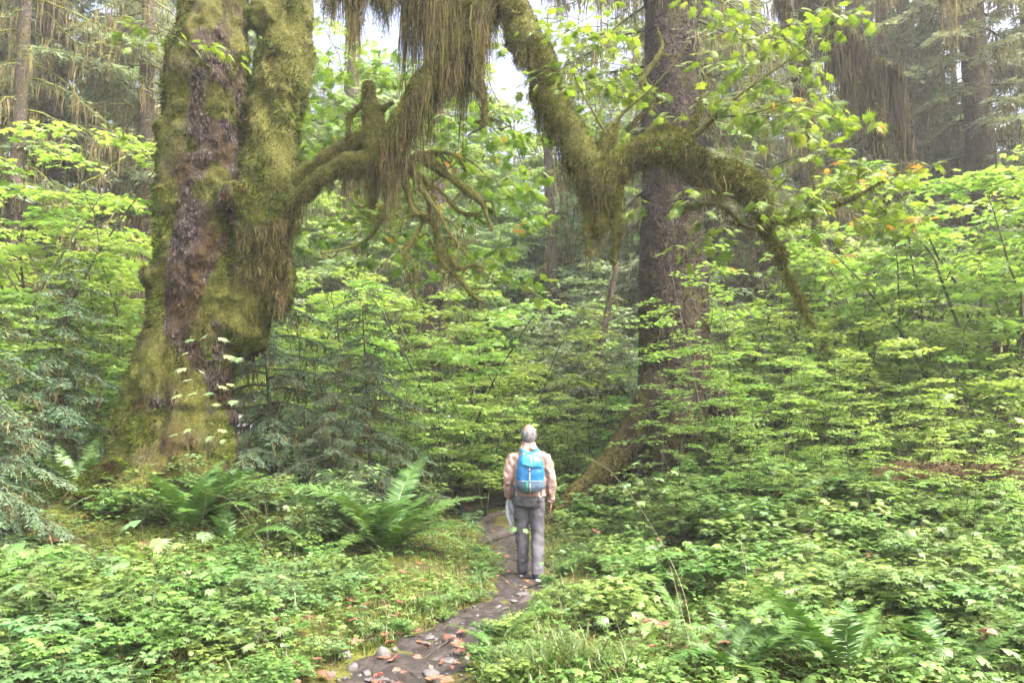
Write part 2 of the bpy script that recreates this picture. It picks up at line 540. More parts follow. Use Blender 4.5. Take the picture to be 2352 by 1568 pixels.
def spruce_bark(name, c0, c1, c2, sc=16):
    m, nt, out = new_mat(name)
    g = N(nt, 'ShaderNodeNewGeometry')
    mp = N(nt, 'ShaderNodeMapping'); mp.inputs['Scale'].default_value = (1, 1, 0.6)
    nt.links.new(g.outputs['Position'], mp.inputs[0])
    nd = N(nt, 'ShaderNodeTexNoise'); nd.inputs['Scale'].default_value = 9
    nt.links.new(mp.outputs[0], nd.inputs['Vector'])
    add = N(nt, 'ShaderNodeMixRGB', blend_type='ADD', i_0=0.12)
    nt.links.new(mp.outputs[0], add.inputs[1]); nt.links.new(nd.outputs[1], add.inputs[2])
    vo = N(nt, 'ShaderNodeTexVoronoi', feature='DISTANCE_TO_EDGE'); vo.inputs['Scale'].default_value = sc
    nt.links.new(add.outputs[0], vo.inputs['Vector'])
    vc = N(nt, 'ShaderNodeTexVoronoi'); vc.inputs['Scale'].default_value = sc
    nt.links.new(add.outputs[0], vc.inputs['Vector'])
    plate = ramp(nt, vc.outputs['Color'], [(0.2, c1), (0.8, c2)])
    crack = N(nt, 'ShaderNodeMapRange', i_1=0.0, i_2=0.12)
    nt.links.new(vo.outputs['Distance'], crack.inputs[0])
    col = mixc(nt, crack.outputs[0], c0, plate)
    n2 = noise(nt, 1.3, 5, 0.65, g.outputs['Position'])
    f = N(nt, 'ShaderNodeMapRange', i_1=0.50, i_2=0.68)
    nt.links.new(n2, f.inputs[0])
    col = mixc(nt, f.outputs[0], col, (0.055, 0.05, 0.016))
    at = N(nt, 'ShaderNodeAttribute', attribute_name='moss')
    col = mixc(nt, at.outputs['Fac'], col, (0.075, 0.07, 0.014))
    b = N(nt, 'ShaderNodeBsdfPrincipled', i_Roughness=0.9)
    b.inputs['Specular IOR Level'].default_value = 0.2
    nt.links.new(col, b.inputs['Base Color'])
    bp = N(nt, 'ShaderNodeBump', i_Strength=0.9, i_Distance=0.03)
    nt.links.new(crack.outputs[0], bp.inputs['Height'])
    nt.links.new(bp.outputs[0], b.inputs['Normal'])
    nt.links.new(b.outputs[0], out.inputs[0])
    return m

M['maple_bark'] = maple_bark()
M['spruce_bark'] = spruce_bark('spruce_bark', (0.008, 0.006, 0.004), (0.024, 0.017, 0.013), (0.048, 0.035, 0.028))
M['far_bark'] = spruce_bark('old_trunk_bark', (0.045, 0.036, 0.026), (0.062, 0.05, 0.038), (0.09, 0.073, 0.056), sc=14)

def ground_mat():
    m, nt, out = new_mat('forest_floor')
    g = N(nt, 'ShaderNodeNewGeometry')
    p = g.outputs['Position']
    n1 = noise(nt, 14, 7, 0.75, p)
    c1 = ramp(nt, n1, [(0.32, (0.018, 0.014, 0.008)), (0.5, (0.06, 0.055, 0.018)), (0.66, (0.10, 0.10, 0.025)), (0.8, (0.16, 0.10, 0.05))])
    n2 = noise(nt, 1.6, 4, 0.6, p)
    f = N(nt, 'ShaderNodeMapRange', i_1=0.42, i_2=0.6)
    nt.links.new(n2, f.inputs[0])
    n3 = noise(nt, 30, 5, 0.7, p)
    c2 = ramp(nt, n3, [(0.35, (0.045, 0.055, 0.008)), (0.7, (0.15, 0.16, 0.025))])
    col = mixc(nt, f.outputs[0], c1, c2)
    b = N(nt, 'ShaderNodeBsdfPrincipled', i_Roughness=0.9)
    b.inputs['Specular IOR Level'].default_value = 0.2
    nt.links.new(col, b.inputs['Base Color'])
    bp = N(nt, 'ShaderNodeBump', i_Strength=1.0, i_Distance=0.04)
    nt.links.new(n1, bp.inputs['Height'])
    nt.links.new(bp.outputs[0], b.inputs['Normal'])
    nt.links.new(b.outputs[0], out.inputs[0])
    return m

M['ground'] = ground_mat()
M['path'] = plain_mat('trodden_mud', (0.006, 0.0048, 0.004), (0.048, 0.039, 0.034), 7, 0.55, 1.0, 30, spec=0.35, detail=9, dist=0.02)
M['stone'] = plain_mat('grey_stone', (0.035, 0.034, 0.033), (0.12, 0.117, 0.116), 9, 0.7, 0.3, 40, spec=0.35, dist=0.006)
M['root'] = plain_mat('bare_root', (0.02, 0.016, 0.014), (0.075, 0.062, 0.055), 7, 0.7, 0.6, 30, stretch=(3, 1, 1))
M['log'] = plain_mat('rotting_wood', (0.035, 0.022, 0.012), (0.11, 0.07, 0.03), 6, 0.9, 0.8, 20)

# ------------------------------------------------------------------ the ground and the path
def axis(segs):
    out = []
    for a, b, st in segs:
        out.append(np.arange(a, b, st))
    return np.concatenate(out + [[segs[-1][1]]])

def build_ground():
    xs = axis([(-300, -60, 20), (-60, -16, 2), (-16, -7, 0.35), (-7, 7, 0.08), (7, 16, 0.35), (16, 60, 2), (60, 300, 20)])
    ys = axis([(-60, -4, 4), (-4, 3.5, 0.35), (3.5, 17, 0.08), (17, 30, 0.5), (30, 70, 2), (70, 400, 20)])
    X, Y = np.meshgrid(xs, ys)
    Z = H(X, Y)
    V = np.stack([X, Y, Z], -1).reshape(-1, 3)
    nx, ny = len(xs), len(ys)
    i = np.arange(ny - 1)[:, None] * nx
    j = np.arange(nx - 1)[None]
    Q = np.stack([i + j, i + j + 1, i + nx + j + 1, i + nx + j], -1).reshape(-1, 4)
    g = Geo().add(V, Q).build('ground', M['ground'], smooth=True)
    kind(g, 'structure')
    # the path: a strip of trodden mud a little above the ground, its edges sinking under it
    c = PATH_C[(PATH_C[:, 1] > -6) & (PATH_C[:, 1] < 36)]
    ys = np.arange(-5, 30, 0.05)
    cx = np.interp(ys, c[:, 1], c[:, 0])
    u = np.linspace(-1.15, 1.15, 25)
    half = path_half(ys)[:, None] * (0.86 + 0.24 * vnoise(np.stack([ys * 1.7, ys * 0, ys * 0], -1), 21)[:, None] + 0.2 * vnoise(np.stack([ys[:, None] * 6 + 0 * u[None], np.sign(u)[None] * 5 + 0 * ys[:, None], 0 * ys[:, None] + 0 * u[None]], -1), 23))
    X = cx[:, None] + u[None] * half
    Yg = np.repeat(ys[:, None], len(u), 1)
    edge = 0.018 - 0.07 * sstep(0.8, 1.15, np.abs(u))[None]
    Z = H(X, Yg) + edge + 0.036 * fbm(np.stack([X * 5, Yg * 5, X * 0], -1), 4, 31)
    V = np.stack([X, Yg, Z], -1).reshape(-1, 3)
    nx, ny = len(u), len(ys)
    i = np.arange(ny - 1)[:, None] * nx
    j = np.arange(nx - 1)[None]
    Q = np.stack([i + j, i + j + 1, i + nx + j + 1, i + nx + j], -1).reshape(-1, 4)
    p = Geo().add(V, Q).build('path', M['path'], smooth=True)
    kind(p, 'structure')

build_ground()

# ------------------------------------------------------------------ leaf templates (x across, y along, z up)
def star_leaf(lobes, depth=0.5, droop=0.12, wid=1.0):
    """lobed leaf with its stalk end at the origin and its middle lobe along +y"""
    c = np.array([0.0, 0.42, 0.0])
    pts = []
    n = len(lobes)
    for i, (ang, r) in enumerate(lobes):
        a = math.radians(ang)
        pts.append((c[0] + wid * r * math.sin(a), c[1] + r * math.cos(a), -droop * r * 1.3))
        if i < n - 1:
            a2 = math.radians((ang + lobes[i + 1][0]) / 2)
            r2 = depth * min(r, lobes[i + 1][1])
            pts.append((c[0] + wid * r2 * math.sin(a2), c[1] + r2 * math.cos(a2), -droop * r2 * 0.2))
    pts.append((0, 0.02, 0))
    k = len(pts)
    V = np.array([tuple(c + np.array([0, 0, 0.03]))] + pts)
    F = np.array([(0, 1 + (i + 1) % k, 1 + i) for i in range(k)])
    return V, F

LEAF5 = star_leaf([(-125, 0.38), (-62, 0.5), (0, 0.58), (62, 0.5), (125, 0.38)], 0.55)
LEAF7 = star_leaf([(-140, 0.36), (-95, 0.46), (-48, 0.53), (0, 0.58), (48, 0.53), (95, 0.46), (140, 0.36)], 0.62)
# large bigleaf maple leaf: deep lobes with a shoulder on each
BIGLEAF = star_leaf([(-130, 0.40), (-80, 0.42), (-62, 0.60), (-40, 0.45), (-14, 0.52), (0, 0.66), (14, 0.52), (40, 0.45), (62, 0.60), (80, 0.42), (130, 0.40)], 0.52, droop=0.16)
FARLEAF = (np.array([(0, 0, 0), (0.42, 0.38, -0.05), (0.25, 0.8, -0.1), (0, 1.0, -0.14), (-0.25, 0.8, -0.1), (-0.42, 0.38, -0.05)]),
           np.array([(0, 1, 2), (0, 2, 3), (0, 3, 4), (0, 4, 5)]))
OVAL = (np.array([(0, 0, 0), (0.22, 0.25, 0.05), (0.25, 0.55, 0.05), (0, 1.0, -0.08), (-0.25, 0.55, 0.05), (-0.22, 0.25, 0.05), (0, 0.45, 0.0)]),
        np.array([(6, 0, 1), (6, 1, 2), (6, 2, 3), (6, 3, 4), (6, 4, 5), (6, 5, 0)]))
TRIFOIL = (np.vstack([np.array([(0, 0, 0), (0.34, 0.45, 0.06), (0.24, 0.85, -0.02), (-0.24, 0.85, -0.02), (-0.34, 0.45, 0.06)]) @ Matrix.Rotation(a, 3, 'Z').transposed() for a in (0, 2.09, 4.19)]),
           np.vstack([np.array([(0, 1, 2), (0, 2, 3), (0, 3, 4)]) + 5 * k for k in range(3)]))
TRIFOIL = (np.array(TRIFOIL[0]), TRIFOIL[1])

def rnd_dir(rng, n, tilt):
    """leaf normals near straight up"""
    return unit(np.stack([rng.normal(0, tilt, n), rng.normal(0, tilt, n), np.ones(n)], -1))

# ------------------------------------------------------------------ vine maples and other leafy shrubs
def grow_shrub(rng, height, spread, n_stems, leaf, leaf_size, n_side=16, twig_len=0.5, leaf_gap=0.07, base_bare=0.22, flat=0.28, stem_r=0.018, side_len=1.3, ns=5):
    wood, leaves = Geo(), []
    for s in range(n_stems):
        az = 2 * math.pi * (s + rng.random() * 0.8) / n_stems
        out = np.array([math.cos(az), math.sin(az), 0])
        L = height * rng.uniform(0.75, 1.08)
        k = 12
        t = np.linspace(0, 1, k)
        lean = spread * rng.uniform(0.4, 1.1)
        pts = np.stack([out[0] * lean * t ** 1.5, out[1] * lean * t ** 1.5, L * (t - 0.12 * t ** 3)], -1)
        pts[:, :2] += np.cumsum(rng.normal(0, 0.022 * L / 3, (k, 2)), 0)
        pts[:, :2] += out[:2] * 0.06
        V, Q, T = tube(pts, stem_r * (1 - 0.8 * t) * rng.uniform(0.8, 1.2), ns)
        wood.add(V, Q, T)
        m = int(n_side * L / height)
        for j in range(m):
            u = base_bare + (1 - base_bare) * (j + rng.random()) / m
            p0 = np.array([np.interp(u, t, pts[:, d]) for d in range(3)])
            a = rng.uniform(0, 2 * math.pi)
            bd = unit(np.array([math.cos(a), math.sin(a), 0]) + out * 0.35)
            bl = side_len * rng.uniform(0.45, 1.1) * (1 - 0.55 * u)
            kk = 6
            tt = np.linspace(0, 1, kk)
            rise = rng.uniform(-0.1, 0.62)
            bp = p0 + bd * (tt * bl)[:, None] + UP * (bl * (rise * tt - (rise + 0.12) * tt ** 2.2))[:, None]
            bp[1:-1] += rng.normal(0, 0.02 * bl, (kk - 2, 3))
            V, Q, T = tube(bp, 0.006 * (1 - 0.75 * tt) * (stem_r / 0.018) ** 0.5, 3, cap=False)
            wood.add(V, Q)
            side = np.cross(UP, bd)
            ntw = max(2, int(bl / 0.16))
            for q in range(ntw + 1):
                w = 0.18 + 0.82 * q / ntw
                q0 = np.array([np.interp(w, tt, bp[:, d]) for d in range(3)])
                for sg in (-1, 1):
                    tl = twig_len * rng.uniform(0.4, 1.0) * (1.1 - 0.6 * w)
                    td = unit(bd * 0.75 + side * sg * rng.uniform(0.5, 1.1) + UP * rng.normal(0.02, 0.1)) if q < ntw else unit(bd + side * sg * 0.25)
                    nl = max(1, int(tl / leaf_gap))
                    for r in range(nl):
                        x = (r + 0.6) / nl * tl
                        pp = q0 + td * x + UP * (-0.12 * x * x / max(tl, 0.1))
                        leaves.append((pp, td, sg))
                        leaves.append((pp, td, -sg))
    pos = np.array([l[0] for l in leaves])
    td = np.array([l[1] for l in leaves])
    sg = np.array([l[2] for l in leaves])
    n = len(pos)
    sd = np.cross(UP, td)
    yd = unit(td * rng.uniform(0.1, 0.9, n)[:, None] + sd * (sg * rng.uniform(0.4, 1.0, n))[:, None] + UP * rng.normal(-0.12, 0.12, n)[:, None])
    pos = pos + yd * 0.25 * leaf_size + rng.normal(0, 0.012, (n, 3))
    nr = rnd_dir(rng, n, flat)
    V, F = place(leaf[0], leaf[1], pos, yd, nr, leaf_size * rng.uniform(0.65, 1.2, n))
    return wood, Geo().add(V, F)

class Proto:
    """meshes of one plant, ready to be copied as a thing with its parts"""
    def __init__(self, parts, size=1.0):
        self.parts = parts          # [(part name, mesh)]
    def put(self, name, loc, rz, s, label, cat, group=None, sz=None, tilt=0.0):
        e = empty(name, loc, rz, s)
        if sz:
            e.scale = (s, s, s * sz)
        if tilt:
            e.rotation_euler = (tilt, 0, rz)
        for nm, me in self.parts:
            link(nm, me, e)
        tag(e, label, cat, group)
        return e

def shrub_proto(seed, wood_mat, leaf_mat_, leafname='foliage', **kw):
    rng = np.random.default_rng(seed)
    w, l = grow_shrub(rng, **kw)
    return Proto([('stems', w.mesh('stems', wood_mat, True)), (leafname, l.mesh('foliage', leaf_mat_, False))])

VINE = [shrub_proto(100 + k, M['twig'], M['vine'], height=h, spread=sp, n_stems=n, leaf=LEAF5, leaf_size=0.135, stem_r=0.026, n_side=11, side_len=1.6, twig_len=0.55, leaf_gap=0.10, flat=0.4)
        for k, (h, sp, n) in enumerate([(5.0, 1.6, 4), (5.0, 2.2, 4), (5.0, 1.2, 3)])]
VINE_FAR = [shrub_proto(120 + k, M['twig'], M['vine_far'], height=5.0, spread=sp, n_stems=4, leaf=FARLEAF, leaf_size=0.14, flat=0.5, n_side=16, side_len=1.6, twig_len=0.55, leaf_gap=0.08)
            for k, sp in enumerate([1.6, 2.2])]
SPARSE = [shrub_proto(140 + k, M['twig'], M['vine'], height=5.0, spread=1.5, n_stems=3, leaf=LEAF7, leaf_size=0.11, n_side=9, side_len=1.3, twig_len=0.45, leaf_gap=0.10)
          for k in range(2)]
M['alder'] = leaf_mat('alder_leaf', [(0.11, 0.17, 0.08), (0.16, 0.23, 0.12), (0.22, 0.29, 0.17)], trans=0.4)
ALDER = [shrub_proto(150 + k, M['twig'], M['alder'], height=5.0, spread=1.4, n_stems=3, leaf=OVAL, leaf_size=0.13, n_side=18, side_len=1.2, twig_len=0.5, leaf_gap=0.07, flat=0.8)
         for k in range(2)]
TALL = [shrub_proto(155 + k, M['twig'], M['alder'] if k else M['vine_far'], height=12.0, spread=2.6, n_stems=3, leaf=FARLEAF if k == 0 else OVAL, leaf_size=0.17, n_side=34, side_len=2.6, twig_len=0.8, leaf_gap=0.13, flat=0.7, stem_r=0.05, base_bare=0.2)
        for k in range(2)]
LOW = [shrub_proto(160 + k, M['stem_green'], M['low'], height=0.75, spread=0.35, n_stems=ns, leaf=LEAF7, leaf_size=0.125, n_side=6, side_len=0.42, twig_len=0.22, leaf_gap=0.085, base_bare=0.35, flat=0.3, stem_r=0.006)
       for k, ns in enumerate([4, 5, 6, 4])]
HERB = [shrub_proto(180 + k, M['stem_green'], M['bluish'], height=0.5, spread=0.3, n_stems=ns, leaf=LEAF5, leaf_size=0.12, n_side=4, side_len=0.35, twig_len=0.2, leaf_gap=0.10, base_bare=0.4, flat=0.2, stem_r=0.005)
        for k, ns in enumerate([3, 4, 5])]
BERRY = [shrub_proto(190 + k, M['stem_green'], M['bluish'], height=0.9, spread=0.35, n_stems=ns, leaf=OVAL, leaf_size=0.085, n_side=7, side_len=0.4, twig_len=0.25, leaf_gap=0.06, base_bare=0.3, flat=0.35, stem_r=0.006)
         for k, ns in enumerate([3, 4])]
print('shrubs', [len(p.parts[1][1].polygons) for p in VINE + VINE_FAR + SPARSE + LOW + HERB + BERRY])

# ------------------------------------------------------------------ conifers
SLIVER = (np.array([(0, 0, 0), (0.5, 0.35, 0.0), (0, 1.0, -0.1), (-0.5, 0.35, 0.0)]), np.array([(0, 1, 2, 3)]))

def hang_strands(rng, anchors, length, width, seg=3, wave=0.02, spread=None, taper=True):
    """thin ribbons hanging from the anchors; spread: offsets that draw together downwards"""
    n = len(anchors)
    L = np.broadcast_to(np.asarray(length, float), (n,))
    a = rng.uniform(0, np.pi, n)
    wx = np.stack([np.cos(a), np.sin(a), np.zeros(n)], -1)
    ph = rng.uniform(0, 6.28, (n, 2))
    width_m = float(np.mean(width))
    walk = np.zeros((n, 3))
    rows = []
    for k in range(seg + 1):
        s = k / seg
        c = anchors - UP * (L * s)[:, None]
        c = c + wave * s * np.stack([np.sin(ph[:, 0] + 3 * s), np.cos(ph[:, 1] + 3 * s), np.zeros(n)], -1)
        if k:
            walk = walk + rng.normal(0, 0.007 + 0.45 * width_m, (n, 3)) * np.array([1, 1, 0.25])
            c = c + walk
        if spread is not None:
            c = c - spread * (0.65 * s)
        w = width * (1 - (0.75 * s if taper else 0.2 * s))
        w = np.broadcast_to(np.asarray(w, float), (n,))[:, None]
        rows.append(c - wx * w / 2)
        rows.append(c + wx * w / 2)
    V = np.stack(rows, 1)
    k2 = 2 * (seg + 1)
    F = np.array([(2 * k, 2 * k + 1, 2 * k + 3, 2 * k + 2) for k in range(seg)])
    return V.reshape(-1, 3), (np.arange(n)[:, None, None] * k2 + F[None]).reshape(-1, 4)

def conifer(seed, height, trunk_r, z0, z1, n_br, br_len, droop, sliver=0.11, twigs=22, moss=0.0, trunk_ns=12, gap=0.075, up=0.1, wid=0.22, moss_len=0.35):
    rng = np.random.default_rng(seed)
    k = 16
    t = np.linspace(0, 1, k)
    c = np.stack([0.15 * np.sin(t * 3 + seed), 0.15 * np.cos(t * 2.3 + seed), height * t - 0.4], -1)
    c[:, :2] -= c[0, :2]
    r = trunk_r * (1 - 0.85 * t) * (1 + 0.5 * np.exp(-t * height / 0.8))
    tr = Geo().add(*tube(c, r, trunk_ns))
    wood, nd_p, nd_d, nd_n, nd_s, ms, ml = Geo(), [], [], [], [], [], []
    for b in range(n_br):
        z = z0 + (z1 - z0) * (b + rng.random()) / n_br
        u = z / height
        p0 = np.array([np.interp(z, c[:, 2], c[:, 0]), np.interp(z, c[:, 2], c[:, 1]), z])
        a = b * 2.4 + rng.uniform(-0.5, 0.5)
        d = np.array([math.cos(a), math.sin(a), 0])
        L = br_len * rng.uniform(0.6, 1.1) * (1 - 0.75 * max(0, (z - z0) / (height - z0)) ** 1.1)
        tt = np.linspace(0, 1, 7)
        dr = droop * rng.uniform(0.6, 1.3)
        bp = p0 + d * (L * tt * (1 - 0.12 * dr * tt))[:, None] + UP * (L * (up * tt - dr * tt ** 1.7 + 0.25 * dr * tt ** 4))[:, None]
        bp[1:-1] += rng.normal(0, 0.015 * L, (5, 3))
        wood.add(*tube(bp, 0.012 * L ** 0.8 * (1 - 0.8 * tt) + 0.003, 4, cap=False)[:2])
        side = np.cross(UP, d)
        nt_ = max(4, int(twigs * L / br_len))
        for q in range(nt_):
            w = 0.16 + 0.84 * (q + rng.random() * 0.6) / nt_
            q0 = np.array([np.interp(w, tt, bp[:, e]) for e in range(3)])
            for sg in (-1, 1):
                tl = L * wid * (1.15 - w) * rng.uniform(0.6, 1.2) + 0.06
                td = unit(d * 0.8 + side * sg * rng.uniform(0.6, 1.1) + UP * rng.normal(-0.28 * dr - 0.05, 0.12))
                m = max(2, int(tl / gap))
                x = (np.arange(m) + rng.random(m) * 0.7) / m * tl
                pp = q0 + td * x[:, None] - UP * (0.35 * x ** 2 / max(tl, 0.1))[:, None]
                sn = unit(np.cross(td, np.cross(UP, td)))
                ts = np.cross(td, sn)
                for s2 in (-1, 1):
                    nd_p.append(pp)
                    nd_d.append(unit(td * rng.uniform(0.6, 1.1, m)[:, None] + ts * s2 * rng.uniform(0.3, 0.8, m)[:, None] + UP * rng.normal(-0.18, 0.2, m)[:, None]))
                    nd_n.append(unit(sn + rng.normal(0, 0.4, (m, 3))))
                    nd_s.append(sliver * rng.uniform(0.6, 1.3, m))
                if moss and rng.random() < moss:
                    i = rng.integers(0, m, max(1, m // 2))
                    ms.append(pp[i]); ml.append(moss_len * rng.uniform(0.3, 1.2, len(i)) * min(1, L))
        if moss:
            i = rng.uniform(0.05, 0.9, int(10 * L))
            ms.append(np.stack([np.interp(i, tt, bp[:, e]) for e in range(3)], -1)); ml.append(moss_len * rng.uniform(0.4, 1.5, len(i)) * min(1, L))
    tv = SLIVER[0] * np.array([0.26, 1, 1])
    V, F = place(tv, SLIVER[1], np.concatenate(nd_p), np.concatenate(nd_d), np.concatenate(nd_n), np.concatenate(nd_s))
    crown = Geo().add(V, F)
    mg = None
    if ms:
        ms, ml = np.concatenate(ms), np.concatenate(ml)
        mg = Geo().add(*hang_strands(rng, ms, ml, 0.034, 3, 0.04))
    return tr, wood, crown, mg

def conifer_proto(seed, bark, needle, mossmat=None, **kw):
    tr, wood, crown, mg = conifer(seed, **kw)
    parts = [('trunk', tr.mesh('trunk', bark, True)), ('branches', wood.mesh('branches', M['twig'], True)), ('crown', crown.mesh('needles', needle))]
    if mg is not None:
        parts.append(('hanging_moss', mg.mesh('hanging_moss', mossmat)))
    return Proto(parts)

YOUNG = [conifer_proto(300 + k, M['twig'], M['needle'], M['hang_far'], height=4.2, trunk_r=0.045, z0=0.2, z1=4.1, n_br=58, br_len=1.9, droop=0.6, sliver=0.085, twigs=24, moss=0.12, moss_len=0.2, gap=0.042, up=0.24, wid=0.28, trunk_ns=7)
         for k in range(2)]
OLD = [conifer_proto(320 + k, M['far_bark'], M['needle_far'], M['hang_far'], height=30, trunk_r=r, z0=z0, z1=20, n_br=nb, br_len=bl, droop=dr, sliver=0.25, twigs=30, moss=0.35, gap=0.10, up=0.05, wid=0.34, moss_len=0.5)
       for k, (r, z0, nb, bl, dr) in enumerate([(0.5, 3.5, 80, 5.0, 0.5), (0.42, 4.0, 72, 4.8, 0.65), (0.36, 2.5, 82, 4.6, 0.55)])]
print('conifers', [[len(m.polygons) for _, m in p.parts] for p in YOUNG + OLD])

# ------------------------------------------------------------------ the great mossy maple
TUFT = (np.array([(-0.10, 0, 0), (0.10, 0, 0), (0.0, 1.0, 0.12), (-0.02, 0, -0.10), (0.03, 0, 0.10), (0.12, 0.8, -0.1)]), np.array([(0, 1, 2), (3, 4, 5)]))

def tufts(rng, pts, nrm, size, droop=0.5, jit=0.55):
    """little blades of moss standing off a surface and hanging over"""
    n = len(pts)
    d = unit(nrm + rng.normal(0, jit, (n, 3)) - UP * droop * rng.uniform(0.3, 1.2, n)[:, None])
    return place(TUFT[0], TUFT[1], pts - nrm * 0.006, d, rng.normal(0, 1, (n, 3)), size * rng.uniform(0.5, 1.35, n))

def drape(rng, pts, L, width=0.011, per=9, rad=0.05, seg=4):
    """locks of hanging moss: PER strands to a lock, drawn together towards the tip"""
    n = len(pts)
    L = np.broadcast_to(np.asarray(L, float), (n,))
    i = np.repeat(np.arange(n), per)
    off = rng.normal(0, rad, (len(i), 3)) * np.array([1, 1, 0.4])
    ln = L[i] * rng.uniform(0.35, 1.05, len(i))
    sway = rng.normal(0, 0.07, (n, 3))[i] * np.array([1, 1, 0]) * np.minimum(1, ln)[:, None]
    return hang_strands(rng, pts[i] + off, ln, width * rng.uniform(0.5, 1.9, len(i)), seg, 0.04, spread=off + sway)

def px_line(rows, n=30):
    """rows of (px, py, Y, radius px) -> smooth points and radii"""
    a = np.array(rows, float)
    pts = np.array([P(*r[:3]) for r in a])
    rad = a[:, 3] * a[:, 2] / F_PX
    c = _cat(np.hstack([pts, rad[:, None]]), n)
    return c[:, :3], np.maximum(c[:, 3], 0.004)

def build_maple():
    rng = np.random.default_rng(11)
    Y0 = 11.3
    base = G(-4.85, 11.5)
    tree = empty('mossy_maple', base)
    tag(tree, 'massive leaning maple trunk shaggy with green moss, its limb arching over the path', 'tree')
    mv = -base
    g = Geo()
    main = [(388, 1180, Y0, 138), (388, 1080, Y0, 116), (402, 950, Y0, 114), (430, 850, Y0, 110), (460, 750, Y0, 108), (468, 640, Y0, 112), (468, 500, Y0, 104),
            (467, 300, Y0, 95), (478, 200, Y0, 95), (482, 100, Y0, 88), (490, 0, Y0, 78), (500, -150, Y0, 72), (520, -400, Y0, 60), (540, -700, Y0, 40)]
    second = [(520, 800, Y0 + .1, 60), (575, 700, Y0 - .05, 66), (600, 600, Y0 - .1, 74), (610, 500, Y0 - .15, 74), (620, 420, Y0 - .1, 70), (633, 300, Y0 + .05, 62), (648, 200, Y0 + .2, 66),
              (652, 100, Y0 + .3, 66), (655, 0, Y0 + .3, 62), (670, -150, Y0 + .4, 56), (720, -420, Y0 + .6, 44), (760, -700, Y0 + .8, 30)]
    for rows in (main, second):
        p, r = px_line(rows, 40)
        g.add(*tube(p, r, 20))
    def blob(px, py, Y, rx, ry, rz):
        s = Y / F_PX
        g.add(*ellipsoid(P(px, py, Y), (rx * s, ry * s, rz * s), 14, 9))
    blob(552, 462, Y0 - .55, 50, 45, 46)       # burl
    blob(590, 520, Y0 - .35, 60, 50, 60)
    blob(630, 640, Y0 - .15, 48, 45, 95)       # overhang of shaggy moss
    blob(635, 470, Y0 - .2, 56, 60, 110)
    blob(650, 130, Y0 + .2, 68, 60, 100)
    blob(365, 640, Y0 - .3, 26, 35, 26)        # knob
    blob(430, 620, Y0 - .45, 60, 40, 30)
    blob(345, 880, Y0 - .3, 40, 50, 70)
    blob(560, 740, Y0 - .1, 50, 50, 60)
    blob(612, 40, Y0 + .1, 50, 50, 50)
    for (x0, y0, x1, y1, r0, r1, dy) in [(330, 960, 262, 1120, 62, 40, -.45), (400, 960, 385, 1120, 70, 55, -.6), (470, 980, 480, 1120, 60, 45, -.5), (500, 960, 520, 1120, 36, 26, -.1),
                                         (300, 1040, 200, 1150, 50, 26, -.1), (345, 1080, 215, 1165, 40, 40, -.9), (350, 1060, 300, 1170, 50, 45, -1.1), (440, 1070, 430, 1160, 45, 35, -1.0)]:
        p, r = px_line([(x0, y0, Y0 + dy * .4, r0), ((x0 + x1) / 2 + 6, (y0 + y1) / 2, Y0 + dy * .7, (r0 + r1) / 2), (x1, y1, Y0 + dy, r1)], 8)
        g.add(*tube(p, r, 12))
    V, Q, T = fuse(g, 0.031, 4)
    Nn = vnormals(V, Q, T)
    px = np.array([to_px(v) for v in V])
    q = V * np.array([1, 1, 0.5])
    lump = np.maximum(0, fbm(V * 5.5, 2, 47))
    V = V + Nn * (0.08 * fbm(q * 2.3, 3, 41) + 0.035 * fbm(V * np.array([9, 9, 2.5]), 3, 45) + 0.075 * lump - 0.05 * np.maximum(0, fbm(V * np.array([3.2, 3.2, 1.6]), 2, 49)))[:, None]
    # bare bark down the middle of the first stem, moss on its flanks, over the whole second stem and the foot
    def mask(p):
        x, y = np.array([to_px(v) for v in p]).T if len(p) < 200000 else None
        cx = np.interp(y, [0, 200, 500, 640, 760, 900, 1000], [505, 500, 470, 430, 400, 520, 560])
        hw = np.interp(y, [0, 100, 330, 500, 650, 760, 1000], [60, 62, 75, 80, 55, 30, 20])
        bare = 1 - sstep(0.75, 1.15, np.abs(x - cx) / hw)
        m = 1.0 - bare
        m = m * (0.75 + 0.9 * fbm(p * 1.9, 3, 61) + 0.35)
        m = m + 0.8 * sstep(0.15, 0.5, fbm(p * np.array([2.2, 2.2, 1.6]), 3, 67)) * bare
        m = m - 0.9 * sstep(0.1, 0.5, fbm(p * np.array([4, 4, 0.8]), 3, 71)) * ((x > 560) & (y > 520) | (x > 470) & (y > 700))
        return np.clip(m, 0, 1)
    mk = mask(V)
    me = Geo().add(V + mv, Q, T).mesh('trunk', M['maple_bark'], True)
    set_attr(me, 'moss', np.clip(mk, 0, 0.9))
    trunk = link('trunk', me, tree)
    ps, nn = sample(V, Q, 150000, rng, T)
    keep = (rng.random(len(ps)) < mask(ps) * 0.95) & (ps[:, 2] < 8.2)
    ps, nn = ps[keep], nn[keep]
    size = 0.055 + 0.05 * np.clip(fbm(ps * 2.5, 2, 81), -0.5, 1)
    kind(Geo().add(*[a for a in tufts(rng, ps + mv, nn, size, 0.45)]).build('moss', M['moss'], trunk), 'stuff')
    # flakes of bark on the bare side
    ps, nn = sample(V, Q, 60000, rng, T)
    keep = (rng.random(len(ps)) > mask(ps) * 1.6 + 0.25) & (ps[:, 2] < 8.2)
    ps, nn = ps[keep], nn[keep]
    fl = (np.array([(-0.28, 0, 0), (0.28, 0.1, 0), (0.2, 0.9, 0.0), (-0.22, 1.0, 0)]), np.array([(0, 1, 2, 3)]))
    V2, F2 = place(fl[0], fl[1], ps + nn * 0.003 + mv, -UP + nn * 0.22 + rng.normal(0, 0.12, ps.shape), nn, rng.uniform(0.03, 0.09, len(ps)))
